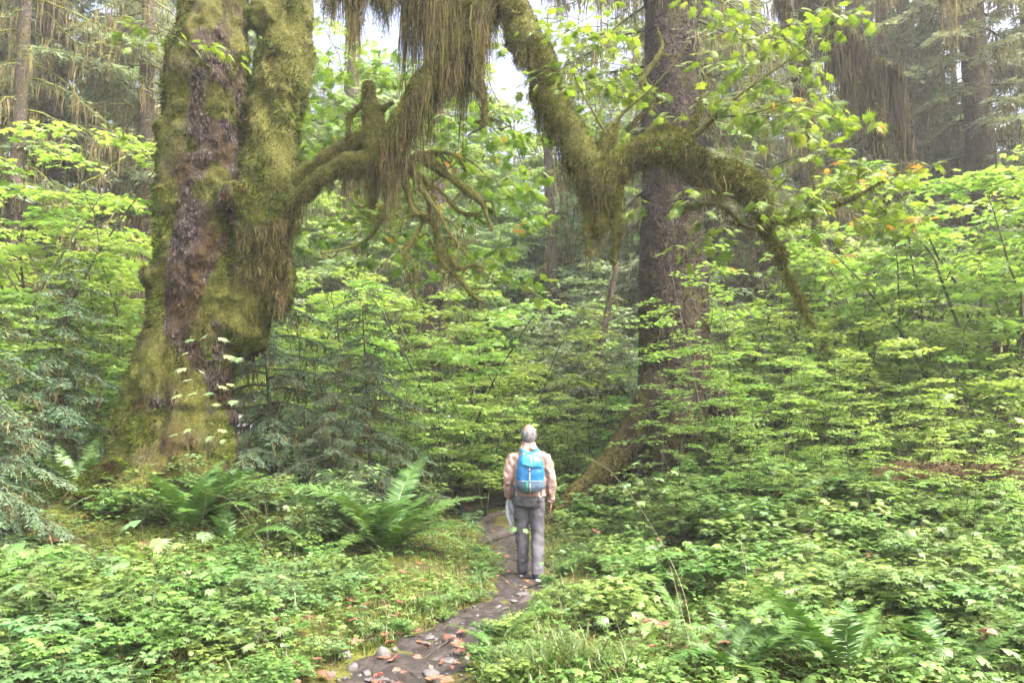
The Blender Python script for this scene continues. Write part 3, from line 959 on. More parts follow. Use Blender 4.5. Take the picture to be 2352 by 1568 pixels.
    kind(link('bark_flakes', Geo().add(V2, F2).mesh('bark_flakes', M['maple_bark']), trunk), 'stuff')
    # shaggy skirt on the right flank
    anchors = []
    for _ in range(420):
        x = rng.uniform(548, 690); y = rng.uniform(500, 735) if x > 600 else rng.uniform(520, 640)
        if x > 640 + (735 - y) * 0.2 + 15: continue
        anchors.append(P(x, y, Y0 - 0.62 - 0.25 * math.sin(max(0, (x - 545)) / 150 * math.pi) * 0.6 + rng.uniform(-.05, .1)))
    near = np.array(anchors)
    # pull every anchor onto the trunk's surface
    vis = V[::3]
    idx = [int(np.argmin(((vis - a) ** 2).sum(1))) for a in near]
    anchors = vis[idx]
    kind(Geo().add(*drape(rng, anchors + mv, rng.uniform(0.08, 0.34, len(anchors)), 0.011, 9, 0.04, 6)).build('hanging_moss', M['hang'], trunk), 'stuff')

    # ---- limbs; each with its coat of moss and what hangs from it
    def limb(rows, n=30, ns=12, coat=900, tuft=0.045, hang=None, hl=(0.1, 0.3), per=9, name='limb', hw=0.0085, low=0.5, rad=0.045, rough=0.25, matted=0):
        p, r = px_line(rows, n)
        wig = np.stack([fbm(p * 3.0, 2, 101 + int(rows[0][0])), fbm(p * 3.0, 2, 131 + int(rows[0][0])), fbm(p * 3, 2, 161)], -1)
        fade = np.minimum(1, np.linspace(0, 5, len(p)))[:, None]
        p = p + wig * r[:, None] * 0.35 * fade
        r = r * (1 + rough * vnoise(p * 7, 111))
        V, Q, T = tube(p, r, ns)
        me = Geo().add(V + mv, Q, T).mesh(name, M['maple_bark'], True)
        set_attr(me, 'moss', np.full(len(V), 0.85))
        o = link(name, me, tree)
        ps, nn = sample(V, Q, coat, rng)
        kind(Geo().add(*tufts(rng, ps + mv, nn, np.minimum(tuft, 0.02 + tuft * 0.8), 0.7)).build('moss', M['moss_limb'], o), 'stuff')
        if hang:
            ps, nn = sample(V, Q, hang * 3, rng)
            ps = ps[nn[:, 2] < low][:hang]
            ll = rng.uniform(hl[0], hl[1], len(ps)) * (0.25 + 1.25 * np.clip(0.5 + 0.8 * fbm(ps * 4.5, 2, 171), 0, 1) ** 1.4)
            hg = Geo().add(*drape(rng, ps + mv, ll, hw, per, rad, 6))
            k_ = np.repeat(np.arange(len(ps)), matted)
            u_ = rng.random(len(k_)) ** 1.3 * 0.8
            pt = ps[k_] + mv - UP * (ll[k_] * u_)[:, None] + rng.normal(0, 1, (len(k_), 3)) * (rad * 0.8 * (1 - 0.6 * u_))[:, None] * np.array([1, 1, .3])
            if matted: hg.add(*tufts(rng, pt, unit(rng.normal(0, 1, pt.shape) * np.array([1, 1, .2])), 0.05, 1.6))
            kind(hg.build('hanging_moss', M['hang'], o), 'stuff')
        return p
    Ya = 10.6
    limb([(655, 450, 11.1, 24), (700, 400, 10.9, 20), (750, 365, 10.8, 18), (800, 335, 10.7, 17), (850, 318, 10.6, 20), (900, 335, 10.6, 22)], coat=3500, hang=36, hl=(0.05, 0.2), low=-0.3)
    limb([(660, 470, 11.0, 24), (705, 440, 10.8, 21), (750, 405, 10.7, 20), (800, 380, 10.6, 24), (860, 370, 10.5, 26), (935, 358, 10.5, 20)], coat=4500, hang=80, hl=(0.15, 0.6), low=-0.3)
    limb([(846, 190, 10.6, 13), (850, 225, 10.6, 15), (858, 260, 10.55, 24), (862, 310, 10.5, 27), (862, 370, 10.5, 22), (858, 430, 10.5, 14), (855, 480, 10.5, 7)], coat=3500, hang=50, hl=(0.15, 0.45), low=0)
    limb([(800, 318, 10.6, 8), (800, 290, 10.6, 8), (812, 260, 10.6, 8), (838, 235, 10.6, 9)], coat=700, tuft=0.035, hang=12, hl=(.05, .15))
    limb([(868, 270, 10.55, 9), (885, 245, 10.5, 7), (905, 238, 10.5, 4)], n=12, coat=300, tuft=0.03)
    # arch, rising from the cluster and falling to the elbow
    limb([(885, 400, 10.4, 16), (893, 345, 10.3, 30), (925, 285, 10.2, 34), (975, 212, 10.1, 35), (1030, 120, 10.0, 37), (1078, 40, 10.0, 38), (1110, -30, 10.0, 38), (1130, -75, 10.0, 37)],
         n=40, ns=14, coat=12000, hang=170, hl=(0.25, 1.15), per=11, low=-0.2, matted=36)
    limb([(1130, -75, 10.0, 36), (1160, 0, 10.0, 36), (1192, 60, 10.0, 37), (1225, 130, 9.95, 39), (1262, 215, 9.9, 39), (1305, 300, 9.85, 40), (1345, 365, 9.8, 43), (1390, 405, 9.8, 44)],
         n=40, ns=14, coat=13000, hang=150, hl=(0.08, 0.6), per=11, low=-0.35, matted=36)
    # limbs just above the frame that carry the great curtain
    limb([(1120, -60, 10.0, 34), (1050, -90, 9.9, 28), (960, -85, 9.8, 26), (870, -70, 9.7, 24), (790, -50, 9.6, 14), (740, -30, 9.5, 6)], n=36, coat=3000, hang=420, hl=(0.45, 1.6), per=14, low=0.8, rad=0.04, matted=36)
    limb([(1100, -40, 10.2, 24), (1040, -40, 10.2, 22), (980, -30, 10.2, 18), (930, -20, 10.2, 10)], n=20, coat=1500, hang=230, hl=(0.5, 2.0), per=14, low=0.8, rad=0.04, matted=36)
    limb([(1085, -20, 9.9, 20), (1092, 70, 9.9, 16), (1098, 160, 9.9, 11), (1112, 230, 9.9, 7), (1116, 285, 9.9, 3)], n=20, coat=1400, hang=70, hl=(0.15, 0.5))
    limb([(1050, 0, 10.1, 20), (1048, 80, 10.1, 22), (1052, 150, 10.1, 15), (1062, 190, 10.1, 6)], n=16, coat=1400, hang=80, hl=(0.15, 0.4))
    # elbow and the far horizontal limb
    limb([(1345, 380, 9.8, 36), (1375, 400, 9.75, 46), (1400, 440, 9.7, 36), (1385, 500, 9.7, 20), (1375, 540, 9.7, 8)], n=22, ns=14, coat=4200, tuft=0.06, hang=60, hl=(0.08, 0.42), matted=6)
    limb([(1415, 400, 9.7, 14), (1420, 470, 9.7, 12), (1418, 530, 9.7, 12), (1412, 580, 9.7, 7), (1410, 610, 9.7, 3)], n=16, coat=900, hang=40, hl=(0.05, 0.2))
    limb([(1352, 420, 9.75, 20), (1350, 480, 9.75, 15), (1348, 540, 9.75, 10), (1350, 585, 9.75, 3)], n=16, coat=1000, hang=26, hl=(0.06, 0.25))
    limb([(1385, 410, 9.75, 30), (1430, 372, 9.65, 38), (1480, 345, 9.6, 38), (1530, 348, 9.55, 40), (1590, 368, 9.5, 34), (1640, 398, 9.45, 30), (1690, 420, 9.4, 32), (1728, 445, 9.4, 32), (1748, 490, 9.4, 18),
          (1762, 530, 9.4, 11), (1795, 580, 9.4, 13), (1806, 630, 9.4, 8), (1842, 690, 9.4, 8), (1848, 720, 9.4, 5), (1876, 755, 9.4, 2)], n=60, ns=14, coat=13000, tuft=0.06, hang=260, hl=(0.06, 0.34), low=-0.2)
    limb([(1475, 318, 9.6, 8), (1500, 303, 9.6, 12), (1540, 300, 9.6, 12), (1575, 315, 9.55, 14)], n=14, coat=900)
    limb([(1575, 350, 9.5, 18), (1585, 305, 9.5, 14), (1598, 275, 9.5, 8), (1610, 235, 9.5, 4), (1618, 190, 9.5, 2)], n=16, coat=900)
    limb([(1580, 320, 9.5, 12), (1620, 290, 9.4, 9), (1690, 225, 9.3, 4), (1780, 160, 9.2, 2.5), (1880, 95, 9.1, 1.5), (1960, 40, 9.0, 1)], n=30, ns=7, coat=500, tuft=0.03)
    limb([(1640, 270, 9.4, 3), (1720, 262, 9.3, 2.5), (1810, 235, 9.2, 1.6), (1900, 215, 9.1, 1)], n=18, ns=6, coat=120, tuft=0.02, name='twig')
    limb([(1370, 380, 9.7, 14), (1385, 340, 9.7, 15), (1400, 305, 9.7, 18), (1412, 282, 9.7, 12)], n=14, coat=1100, hang=20, hl=(.05, .15))
    limb([(1400, 300, 9.7, 5), (1440, 250, 9.6, 4), (1500, 200, 9.5, 2.5), (1580, 100, 9.4, 1.5), (1610, 0, 9.4, 1)], n=20, ns=6, coat=200, tuft=0.02, name='twig')
    limb([(1395, 310, 9.7, 5), (1370, 270, 9.8, 3), (1330, 200, 9.9, 2), (1300, 120, 9.9, 1)], n=20, ns=6, coat=200, tuft=0.02, name='twig')
    limb([(1770, 520, 9.4, 9), (1830, 500, 9.35, 7), (1890, 482, 9.3, 6), (1960, 455, 9.2, 5), (2040, 410, 9.1, 3), (2110, 370, 9.0, 1.5)], n=30, ns=8, coat=1200, tuft=0.04, hang=40, hl=(0.04, 0.14))
    limb([(1750, 500, 9.4, 6), (1790, 430, 9.3, 3), (1860, 370, 9.2, 2), (1960, 330, 9.1, 1)], n=20, ns=6, coat=200, tuft=0.02, name='twig')
    # drooping branchlets under the cluster
    for rows in [[(930, 370, 10.5, 15), (978, 440, 10.4, 13), (1008, 520, 10.3, 12), (1032, 585, 10.2, 12), (1058, 645, 10.2, 9), (1082, 675, 10.2, 8), (1104, 704, 10.2, 5)],
                 [(1035, 590, 10.2, 9), (1062, 610, 10.2, 8), (1085, 622, 10.2, 7), (1102, 618, 10.2, 3)],
                 [(925, 395, 10.4, 11), (938, 455, 10.3, 11), (968, 480, 10.3, 10), (990, 500, 10.3, 9), (1010, 545, 10.2, 6)],
                 [(955, 355, 10.5, 14), (1005, 372, 10.4, 13), (1050, 415, 10.4, 11), (1085, 440, 10.3, 11), (1110, 470, 10.3, 9), (1126, 530, 10.2, 4)],
                 [(1000, 450, 10.3, 8), (985, 480, 10.3, 7), (955, 530, 10.2, 7), (934, 580, 10.2, 6), (936, 630, 10.2, 5), (955, 700, 10.2, 2.5)],
                 [(885, 400, 10.4, 9), (888, 470, 10.4, 7), (875, 510, 10.3, 6), (830, 555, 10.3, 4), (740, 590, 10.2, 2)],
                 [(960, 400, 10.4, 8), (1010, 440, 10.3, 7), (1060, 480, 10.3, 6), (1100, 490, 10.2, 3)],
                 [(965, 430, 10.3, 8), (1000, 480, 10.2, 7), (1030, 540, 10.2, 5), (1090, 600, 10.1, 3), (1150, 660, 10.1, 1.5)],
                 [(945, 365, 10.5, 9), (1000, 345, 10.4, 7), (1040, 360, 10.3, 6), (1085, 395, 10.3, 4)],
                 [(1058, 205, 10.6, 9), (1085, 210, 10.6, 10), (1110, 235, 10.6, 11), (1120, 280, 10.6, 7), (1140, 270, 10.6, 4), (1180, 290, 10.6, 2)],
                 [(1440, 300, 10.2, 7), (1500, 230, 10.2, 8), (1480, 180, 10.2, 7), (1530, 110, 10.2, 7), (1510, 80, 10.2, 4)],
                 [(1560, 480, 9.9, 5), (1640, 470, 9.9, 9), (1680, 510, 9.9, 9), (1700, 530, 9.9, 4)]]:
        rows = [rows[0]] + [(x + rng.normal(0, 7), y + rng.normal(0, 7), Y_ + rng.normal(0, .06), r_ * 0.72 * rng.uniform(.75, 1.2)) for (x, y, Y_, r_) in rows[1:]]
        pl = limb(rows, n=24, ns=8, coat=700, tuft=0.03, hang=26, hl=(0.04, 0.2), per=5, name='branchlet', low=-0.1, rough=0.5)
        for _ in range(4):
            q0 = pl[rng.integers(5, 22)]
            x, y = to_px(q0)
            sx, L_ = rng.choice([-1, 1]), rng.uniform(25, 75)
            tw = [(x, y, q0[1], 3.4)]
            for j in range(1, 4):
                tw.append((x + sx * L_ * j / 3 * rng.uniform(.5, 1.2), y + L_ * j / 3 * rng.uniform(-.1, 1.0), q0[1] + rng.normal(0, .05), 3.4 - 0.85 * j))
            limb(tw, n=12, ns=5, coat=120, tuft=0.022, hang=6, hl=(0.03, 0.12), per=4, name='twig', low=0.2, rough=0.4)

    # ---- leaves of the crown: sprays of big leaves on thin twigs
    def sprays(spots, nm, mat, size, parent=tree):
        wood, pos, yd, nr, sz = Geo(), [], [], [], []
        for (x, y, Y, dx, dy, L, k) in spots:
            p0 = P(x, y, Y)
            d = unit(np.array([dx, rng.uniform(-.5, .5), dy]))
            t = np.linspace(0, 1, 6)
            pts = p0 + d * (L * t)[:, None] + UP * (-0.25 * L * t ** 2)[:, None] + rng.normal(0, 0.015 * L, (6, 3))
            wood.add(*tube(pts + mv, 0.006 * (1 - 0.7 * t), 4, cap=False)[:2])
            sd = unit(np.cross(d, UP))
            for j in range(k):
                u = 0.15 + 0.85 * (j // 2 + rng.random() * 0.3) / max(1, k / 2)
                q = np.array([np.interp(min(u, 1), t, pts[:, e]) for e in range(3)])
                a = unit(sd * (1 if j % 2 else -1) * rng.uniform(0.3, 1.2) + d * rng.uniform(0, 0.9) - UP * rng.uniform(-0.15, 0.5))
                q1 = q + a * rng.uniform(0.05, 0.14)
                wood.add(*tube(np.array([q, q1]) + mv, 0.0025, 3, cap=False)[:2])
                pos.append(q1); yd.append(unit(a - UP * rng.uniform(0, 0.7)))
                nr.append(unit(UP + rng.normal(0, 0.42, 3))); sz.append(size * rng.uniform(0.65, 1.25))
        kind(wood.build('twigs', M['twig'], parent, True), 'stuff')
        V, F = place(BIGLEAF[0], BIGLEAF[1], np.array(pos) + mv, np.array(yd), np.array(nr), np.array(sz))
        Geo().add(V, F).build(nm, mat, parent)
    S = []
    def region(n, x0, x1, y0, y1, Ya_, Yb, k=9, L=(0.5, 1.0)):
        for _ in range(n):
            S.append((rng.uniform(x0, x1), rng.uniform(y0, y1), rng.uniform(Ya_, Yb), rng.choice([-1, 1]) * rng.uniform(.4, 1), rng.uniform(-.4, .35), rng.uniform(*L), k))
    region(80, 720, 1230, 280, 560, 11.3, 14.5, 11)
    region(46, 690, 900, 100, 330, 12.0, 15.0, 10)
    region(14, 990, 1220, 250, 420, 11.5, 13.0, 10)
    region(10, 880, 1200, 520, 650, 11, 13, 9)
    sprays(S, 'crown', M['big'], 0.235)
    S.clear()
    region(30, 1290, 1470, 20, 320, 9.6, 11.0, 9)
    region(46, 1590, 1900, 0, 300, 9.0, 10.4, 9, (0.4, 0.8))
    region(12, 1480, 1720, 430, 560, 8.9, 9.6, 6, (0.3, 0.6))
    region(30, 1780, 2150, 350, 520, 8.8, 9.6, 8, (0.35, 0.75))
    region(6, 350, 500, -20, 120, 10.2, 10.8, 7, (0.3, 0.6))
    sprays(S, 'crown', M['big'], 0.185)
    S.clear()
    for (x, y) in [(1885, 385), (2005, 380), (2060, 395), (1960, 420), (2090, 370), (1930, 500), (1990, 515), (2050, 510), (2110, 505), (1905, 590), (1775, 230), (2000, 290), (1640, 600)]:
        S.append((x, y, 9.0, 1, 0.1, 0.22, 2))
    for _ in range(12):
        S.append((rng.uniform(760, 1200), rng.uniform(300, 560), rng.uniform(11, 12), 1, 0.1, 0.25, 2))
    sprays(S, 'autumn_leaves', M['big_yellow'], 0.15)
    return tree

build_maple()

# ------------------------------------------------------------------ the big spruce on the right
def build_spruce():
    rng = np.random.default_rng(12)
    Y0 = 15.0
    base = G(3.1, Y0)
    tree = empty('spruce_tree', base)
    tag(tree, 'broad dark spruce trunk with a flared mossy root, beyond the arching limb', 'tree')
    g = Geo()
    p, r = px_line([(1560, 1120, Y0, 130), (1558, 1020, Y0, 108), (1556, 940, Y0, 96), (1553, 860, Y0, 86), (1549, 760, Y0, 80), (1546, 600, Y0, 76), (1542, 400, Y0, 68), (1540, 200, Y0, 65), (1540, 0, Y0, 61),
                    (1540, -400, Y0, 54), (1540, -900, Y0, 46), (1542, -1500, Y0, 36)], 60)
    g.add(*tube(p, r, 28))
    for rows in [[(1515, 880, Y0 - .3, 46), (1465, 985, Y0 - .6, 40), (1400, 1068, Y0 - .9, 32), (1330, 1130, Y0 - 1.2, 26), (1270, 1185, Y0 - 1.4, 16), (1230, 1215, Y0 - 1.5, 8)],
                 [(1600, 880, Y0 - .2, 44), (1650, 955, Y0 - .4, 48), (1690, 1000, Y0 - .5, 42), (1740, 1060, Y0 - .7, 30)],
                 [(1550, 940, Y0 - .6, 60), (1540, 1040, Y0 - 1.0, 50), (1530, 1140, Y0 - 1.5, 36)],
                 [(1500, 960, Y0 + .3, 50), (1450, 1060, Y0 + .6, 40), (1400, 1140, Y0 + .9, 26)]]:
        q, s = px_line(rows, 16)
        g.add(*tube(q, s, 14))
    V, Q, T = fuse(g, 0.05, 4)
    Nn = vnormals(V, Q, T)
    V = V + Nn * (0.05 * fbm(V * np.array([3, 3, 0.9]), 3, 201) + 0.02 * fbm(V * 9, 2, 205))[:, None]
    def mask(p):
        x, y = np.array([to_px(v) for v in p]).T
        m = sstep(930, 1010, y) + sstep(760, 900, y) * 0.8 * sstep(1500, 1470, x) + 0.6 * sstep(0.25, 0.5, fbm(p * 1.5, 3, 211)) * (y > 620)
        return np.clip(m * (0.8 + fbm(p * 2.5, 2, 215)), 0, 1)
    me = Geo().add(V - base, Q, T).mesh('trunk', M['spruce_bark'], True)
    set_attr(me, 'moss', mask(V) * 0.9)
    tr = link('trunk', me, tree)
    ps, nn = sample(V, Q, 60000, rng, T)
    low = ps[:, 2] < 4.5
    ps, nn = ps[low], nn[low]
    keep = rng.random(len(ps)) < mask(ps)
    kind(Geo().add(*tufts(rng, ps[keep] - base, nn[keep], 0.06, 0.6)).build('moss', M['moss'], tr), 'stuff')
    # flakes of bark standing off the trunk
    ps, nn = sample(V, Q, 26000, rng, T)
    k = (ps[:, 2] < 12) & (nn[:, 1] < 0.5)
    ps, nn = ps[k], nn[k]
    fl = (np.array([(-0.5, 0, 0), (0.5, 0.1, 0), (0.35, 0.9, 0.0), (-0.4, 1.0, 0)]), np.array([(0, 1, 2, 3)]))
    V2, F2 = place(fl[0], fl[1], ps + nn * 0.004 - base, -UP + nn * 0.28 + rng.normal(0, 0.15, ps.shape), nn, rng.uniform(0.02, 0.06, len(ps)))
    me = Geo().add(V2, F2).mesh('bark_flakes', M['spruce_bark'])
    kind(link('bark_flakes', me, tr), 'stuff')
    # branches with moss, high on the trunk and to the sides
    _, wood, crown, mg = conifer(377, height=24, trunk_r=0.5, z0=5.5, z1=22, n_br=60, br_len=3.6, droop=0.55, sliver=0.17, twigs=18, moss=0.6, gap=0.13, up=0.05, wid=0.28, moss_len=0.5)
    c = np.array([0, 0.5, 0])
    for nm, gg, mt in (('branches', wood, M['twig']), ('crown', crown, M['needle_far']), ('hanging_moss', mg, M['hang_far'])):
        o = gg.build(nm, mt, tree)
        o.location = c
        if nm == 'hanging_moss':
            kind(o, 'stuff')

build_spruce()

# ------------------------------------------------------------------ trees behind
def trunk_tree(px, Y, wpx, top, lean, label, moss_n=900, name='old_conifer', bark='far_bark', nbr=26, z0=3.0, zr=14, brl=3.0):
    """a standing trunk with bare mossy branches"""
    rng = np.random.default_rng(int(px) + 5)
    b = ground_at(px, Y)
    e = empty(name, b)
    r = wpx * Y / F_PX / 2
    k = 20
    t = np.linspace(0, 1, k)
    pts = np.stack([lean * t + 0.1 * np.sin(4 * t + px), 0.1 * np.cos(3 * t + px) - 0.1, top * t - 0.3], -1)
    tr = Geo().add(*tube(pts, r * (1 - 0.6 * t) * (1 + 0.7 * np.exp(-t * top / 0.5)), 14)).build('trunk', M[bark], e, True)
    _, wood, crown, mg = conifer(int(px) + 900, height=top, trunk_r=r, z0=z0, z1=min(zr, top - 1), n_br=nbr, br_len=brl, droop=0.7, sliver=0.15, twigs=10, moss=0.9, gap=0.16, up=0.02, wid=0.2, moss_len=0.6)
    off = lean * 0.35
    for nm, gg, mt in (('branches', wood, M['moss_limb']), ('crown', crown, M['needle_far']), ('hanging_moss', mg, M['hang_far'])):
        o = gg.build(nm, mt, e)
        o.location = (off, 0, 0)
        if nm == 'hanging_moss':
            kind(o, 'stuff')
    tag(e, label, 'tree', 'old trees behind the undergrowth')
    return e

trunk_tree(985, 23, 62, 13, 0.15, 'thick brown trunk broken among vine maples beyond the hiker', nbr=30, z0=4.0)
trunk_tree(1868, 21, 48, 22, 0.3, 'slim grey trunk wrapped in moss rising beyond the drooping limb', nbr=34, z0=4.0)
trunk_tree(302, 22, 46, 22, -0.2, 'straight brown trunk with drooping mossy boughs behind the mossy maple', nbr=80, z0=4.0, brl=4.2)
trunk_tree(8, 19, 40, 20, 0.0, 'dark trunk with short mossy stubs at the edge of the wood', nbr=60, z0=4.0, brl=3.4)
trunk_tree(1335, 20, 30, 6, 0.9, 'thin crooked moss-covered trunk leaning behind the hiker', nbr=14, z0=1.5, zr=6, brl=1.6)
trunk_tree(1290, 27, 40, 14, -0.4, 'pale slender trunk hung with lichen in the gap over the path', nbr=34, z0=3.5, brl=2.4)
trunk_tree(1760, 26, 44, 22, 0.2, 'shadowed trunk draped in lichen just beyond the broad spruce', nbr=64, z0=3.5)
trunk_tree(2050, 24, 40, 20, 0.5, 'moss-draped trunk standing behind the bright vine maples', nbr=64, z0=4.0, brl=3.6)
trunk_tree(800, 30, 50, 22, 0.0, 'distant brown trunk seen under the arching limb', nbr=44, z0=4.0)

# the heavy dark moss boughs at the upper right
def mossy_bough_tree():
    rng = np.random.default_rng(55)
    b = ground_at(1905, 17)
    e = empty('moss_draped_tree', b)
    tag(e, 'leaning tree whose drooping boughs carry heavy dark curtains of moss', 'tree')
    def limb(rows, n, coat, hang, hl, nm, mat='hang_far', per=9):
        p, r = px_line(rows, n)
        V, Q, T = tube(p - b, r, 9)
        me = Geo().add(V, Q, T).mesh(nm, M['maple_bark'], True)
        set_attr(me, 'moss', np.full(len(V), 0.6))
        o = link(nm, me, e)
        ps, nn = sample(V, Q, coat, rng)
        kind(Geo().add(*tufts(rng, ps, nn, 0.07, 0.9)).build('moss', M['moss_limb'], o), 'stuff')
        if hang:
            ps, nn = sample(V, Q, hang, rng)
            ll = rng.uniform(*hl, len(ps)) * (0.4 + 1.0 * np.clip(0.5 + fbm(ps * 2.0, 2, 271), 0, 1))
            kind(Geo().add(*drape(rng, ps, ll, 0.018, per, 0.06, 6)).build('hanging_moss', M[mat], o), 'stuff')
    Y = 16.5
    limb([(1905, 1080, 17, 14), (1890, 800, 17, 12), (1875, 500, 17, 11), (1860, 250, 17, 11), (1840, 0, 17, 10), (1825, -150, 17, 9)], 40, 2600, 60, (.1, .4), 'trunk')
    limb([(1830, -90, Y, 16), (1890, -10, Y, 14), (1950, 70, Y, 13), (1990, 125, Y, 11), (2030, 148, Y, 10), (2058, 160, Y, 7), (2075, 240, Y, 5), (2095, 330, Y, 3)], 40, 2600, 220, (.4, 2.2), 'limb', 'hang_dark')
    limb([(1790, -60, Y, 10), (1800, 30, Y, 9), (1815, 120, Y, 7), (1840, 220, Y, 5), (1870, 330, Y, 3)], 30, 1500, 70, (.2, 1.0), 'limb', 'hang_dark')
    limb([(1900, -60, Y, 12), (1910, 60, Y, 10), (1960, 180, Y, 8), (2000, 260, Y, 5), (2015, 340, Y, 3)], 30, 1500, 140, (.3, 1.5), 'limb', 'hang_dark')
    limb([(2000, 140, Y, 8), (2010, 220, Y, 7), (2022, 300, Y, 5), (2030, 350, Y, 3)], 20, 900, 45, (.2, 0.9), 'limb', 'hang_dark')
    limb([(1920, -80, Y, 12), (2040, -60, Y, 12), (2150, -40, Y, 9), (2240, -10, Y, 5)], 24, 900, 100, (.3, 1.2), 'limb')
    limb([(1240, -40, 18, 12), (1380, -50, 18, 11), (1480, -40, 18, 6)], 20, 700, 130, (.4, 1.1), 'limb')
mossy_bough_tree()

def scatter_forest():
    """conifers and vine maples that close the view"""
    rng = random.Random(5)
    spots = [(80, 22, 0), (250, 27, 1), (2290, 23, 0), (2120, 28, 1), (1650, 24, 2), (-60, 27, 0), (420, 33, 2), (620, 29, 0), (780, 38, 1), (930, 44, 2), (1110, 50, 1), (1260, 52, 0), (1390, 44, 2), (1330, 62, 1), (1180, 60, 2), (1480, 50, 1), (1560, 40, 0), (1700, 35, 1),
             (1850, 38, 2), (2010, 30, 0), (2420, 25, 0), (2130, 40, 2), (230, 42, 0), (20, 40, 2), (520, 46, 1), (850, 55, 2), (1650, 54, 1), (2250, 46, 0), (350, 58, 2), (-180, 33, 1), (2560, 30, 1)]
    words = ['tall conifer with drooping grey-green boughs', 'lichen-hung conifer with sparse boughs', 'conifer with dense feathery boughs']
    for x, Y, k in spots:
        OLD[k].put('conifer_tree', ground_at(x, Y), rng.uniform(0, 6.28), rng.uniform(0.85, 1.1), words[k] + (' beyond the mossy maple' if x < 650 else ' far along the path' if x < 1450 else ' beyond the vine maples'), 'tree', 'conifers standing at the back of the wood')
    # young hemlocks in front
    for x, Y, s, lb in [(-20, 9.0, 0.72, 'young blue-green hemlock with low feathery boughs beside the leaf litter'), (130, 11.6, 0.85, 'young hemlock with soft hanging tips behind the sword ferns'), (640, 12.6, 1.0, 'young hemlock with wide drooping boughs against the mossy maple'),
                        (850, 13.2, 0.9, 'slender young hemlock with a bare upper stem between maple and hiker'), (760, 11.8, 0.6, 'low brownish hemlock sapling above the lush sword fern'), (1290, 24, 1.2, 'blue-green young conifer in the gap beyond the hiker'), (2200, 20, 1.5, 'tall feathery hemlock behind the bright vine maples'), (1420, 19, 0.9, 'young hemlock beside the flared spruce root')]:
        YOUNG[rng.randrange(2)].put('hemlock_sapling', ground_at(x, Y), rng.uniform(0, 6.28), s, lb, 'tree', 'young hemlocks')
    # vine maples: (px, Y, height m)
    V1 = [(20, 15, 6.6), (110, 16.5, 6.4), (210, 15.2, 5.4), (300, 16, 5.6), (350, 18, 5.2), (-60, 13, 5.4), (60, 19, 6.5), (180, 20, 6.5), (280, 13.6, 3.4), (120, 13.2, 3.2), (10, 11.8, 3.0),
          (720, 17, 5.2), (800, 18.5, 5.6), (880, 17, 3.8), (960, 18, 4.4), (1050, 17.4, 6.0), (1120, 19.5, 4.2), (1200, 18.5, 5.2), (1020, 15.0, 3.2), (1110, 15.6, 3.4), (940, 15.3, 3.0), (1200, 16.2, 2.8), (860, 20.5, 6.2), (1000, 21.5, 6.2), (1400, 22, 4.4), (1320, 23, 3.8), (1290, 16.2, 2.3), (1350, 16.8, 2.6), (1410, 16.4, 2.4), (1240, 17.5, 2.6), (1330, 19, 3.6), (760, 15.2, 3.2), (690, 20, 6.0),
          (1690, 15.5, 4.0), (1760, 16.5, 5.6), (1840, 15.4, 3.6), (1900, 17.4, 5.2), (1980, 16.0, 4.2), (2060, 15.0, 4.8), (2140, 16.5, 6.0), (2220, 14.6, 5.6), (2300, 13.6, 5.8), (2370, 14.4, 6.2), (2420, 12.4, 5.2), (2260, 17.5, 6.8), (2180, 12.8, 3.2), (2050, 12.6, 2.6), (1920, 12.9, 2.7), (1800, 12.6, 2.5), (2320, 11.4, 3.0), (1720, 13.2, 2.8), (2110, 19.5, 6.4), (1830, 20, 6.0), (1960, 13.8, 3.6), (2240, 11.2, 2.2), (2100, 11.0, 1.9)]
    for x, Y, h in V1:
        zone = 'behind the mossy maple' if x < 520 else 'beyond the hiker' if x < 1450 else 'past the spruce'
        hh = 'tall' if h > 5 else 'waist-high' if h < 2.3 else 'low' if h < 3.3 else 'mid-sized'
        VINE[rng.randrange(3)].put('vine_maple', ground_at(x, Y), rng.uniform(0, 6.28), h / 5.0 * (1.25 if (x > 2000 or x < 300) and Y < 18 and h > 4 else 1.08), hh + ' bright vine maple ' + zone, 'tree', 'vine maples ' + zone, sz=1.0)
    for x, Y, h in [(1520, 13.4, 3.8), (1620, 13.0, 4.4), (1660, 12.6, 3.2), (1560, 11.6, 2.2), (1700, 10.8, 2.0), (1790, 10.2, 2.0), (1880, 11.2, 2.4), (1960, 10.0, 1.8), (2040, 9.6, 1.7), (2120, 10.4, 2.2), (2200, 9.2, 1.6), (2280, 9.8, 2.0), (2350, 9.0, 1.8), (1620, 9.8, 1.5), (1840, 9.2, 1.4), (2330, 8.2, 1.5), (1480, 11.0, 1.4), (2400, 10.4, 2.6)]:
        SPARSE[rng.randrange(2)].put('vine_maple', ground_at(x, Y), rng.uniform(0, 6.28), h / 5.0, ('thin airy vine maple before the spruce trunk' if x < 1680 else 'airy vine maple sprig by the rotting log'), 'tree', 'airy vine maples')
    for i_, (x, Y, h) in enumerate([(1290, 21, 5.4), (1360, 19.5, 4.4), (1420, 23, 6.5), (1240, 24, 6.4), (1460, 18.5, 3.4), (1340, 27, 8), (1180, 26, 6), (760, 24, 7), (620, 22, 5.5), (2000, 21, 6.5), (2150, 23, 7.5), (1720, 20, 5.5), (140, 23, 7.5), (330, 24, 7)]):
        ALDER[i_ % 2].put('alder_tree', ground_at(x, Y), rng.uniform(0, 6.28), h / 5.0, 'pale grey-green alder ' + ('behind the mossy maple' if x < 650 else 'in the gap beyond the hiker' if x < 1480 else 'past the spruce'), 'tree', 'pale alders')
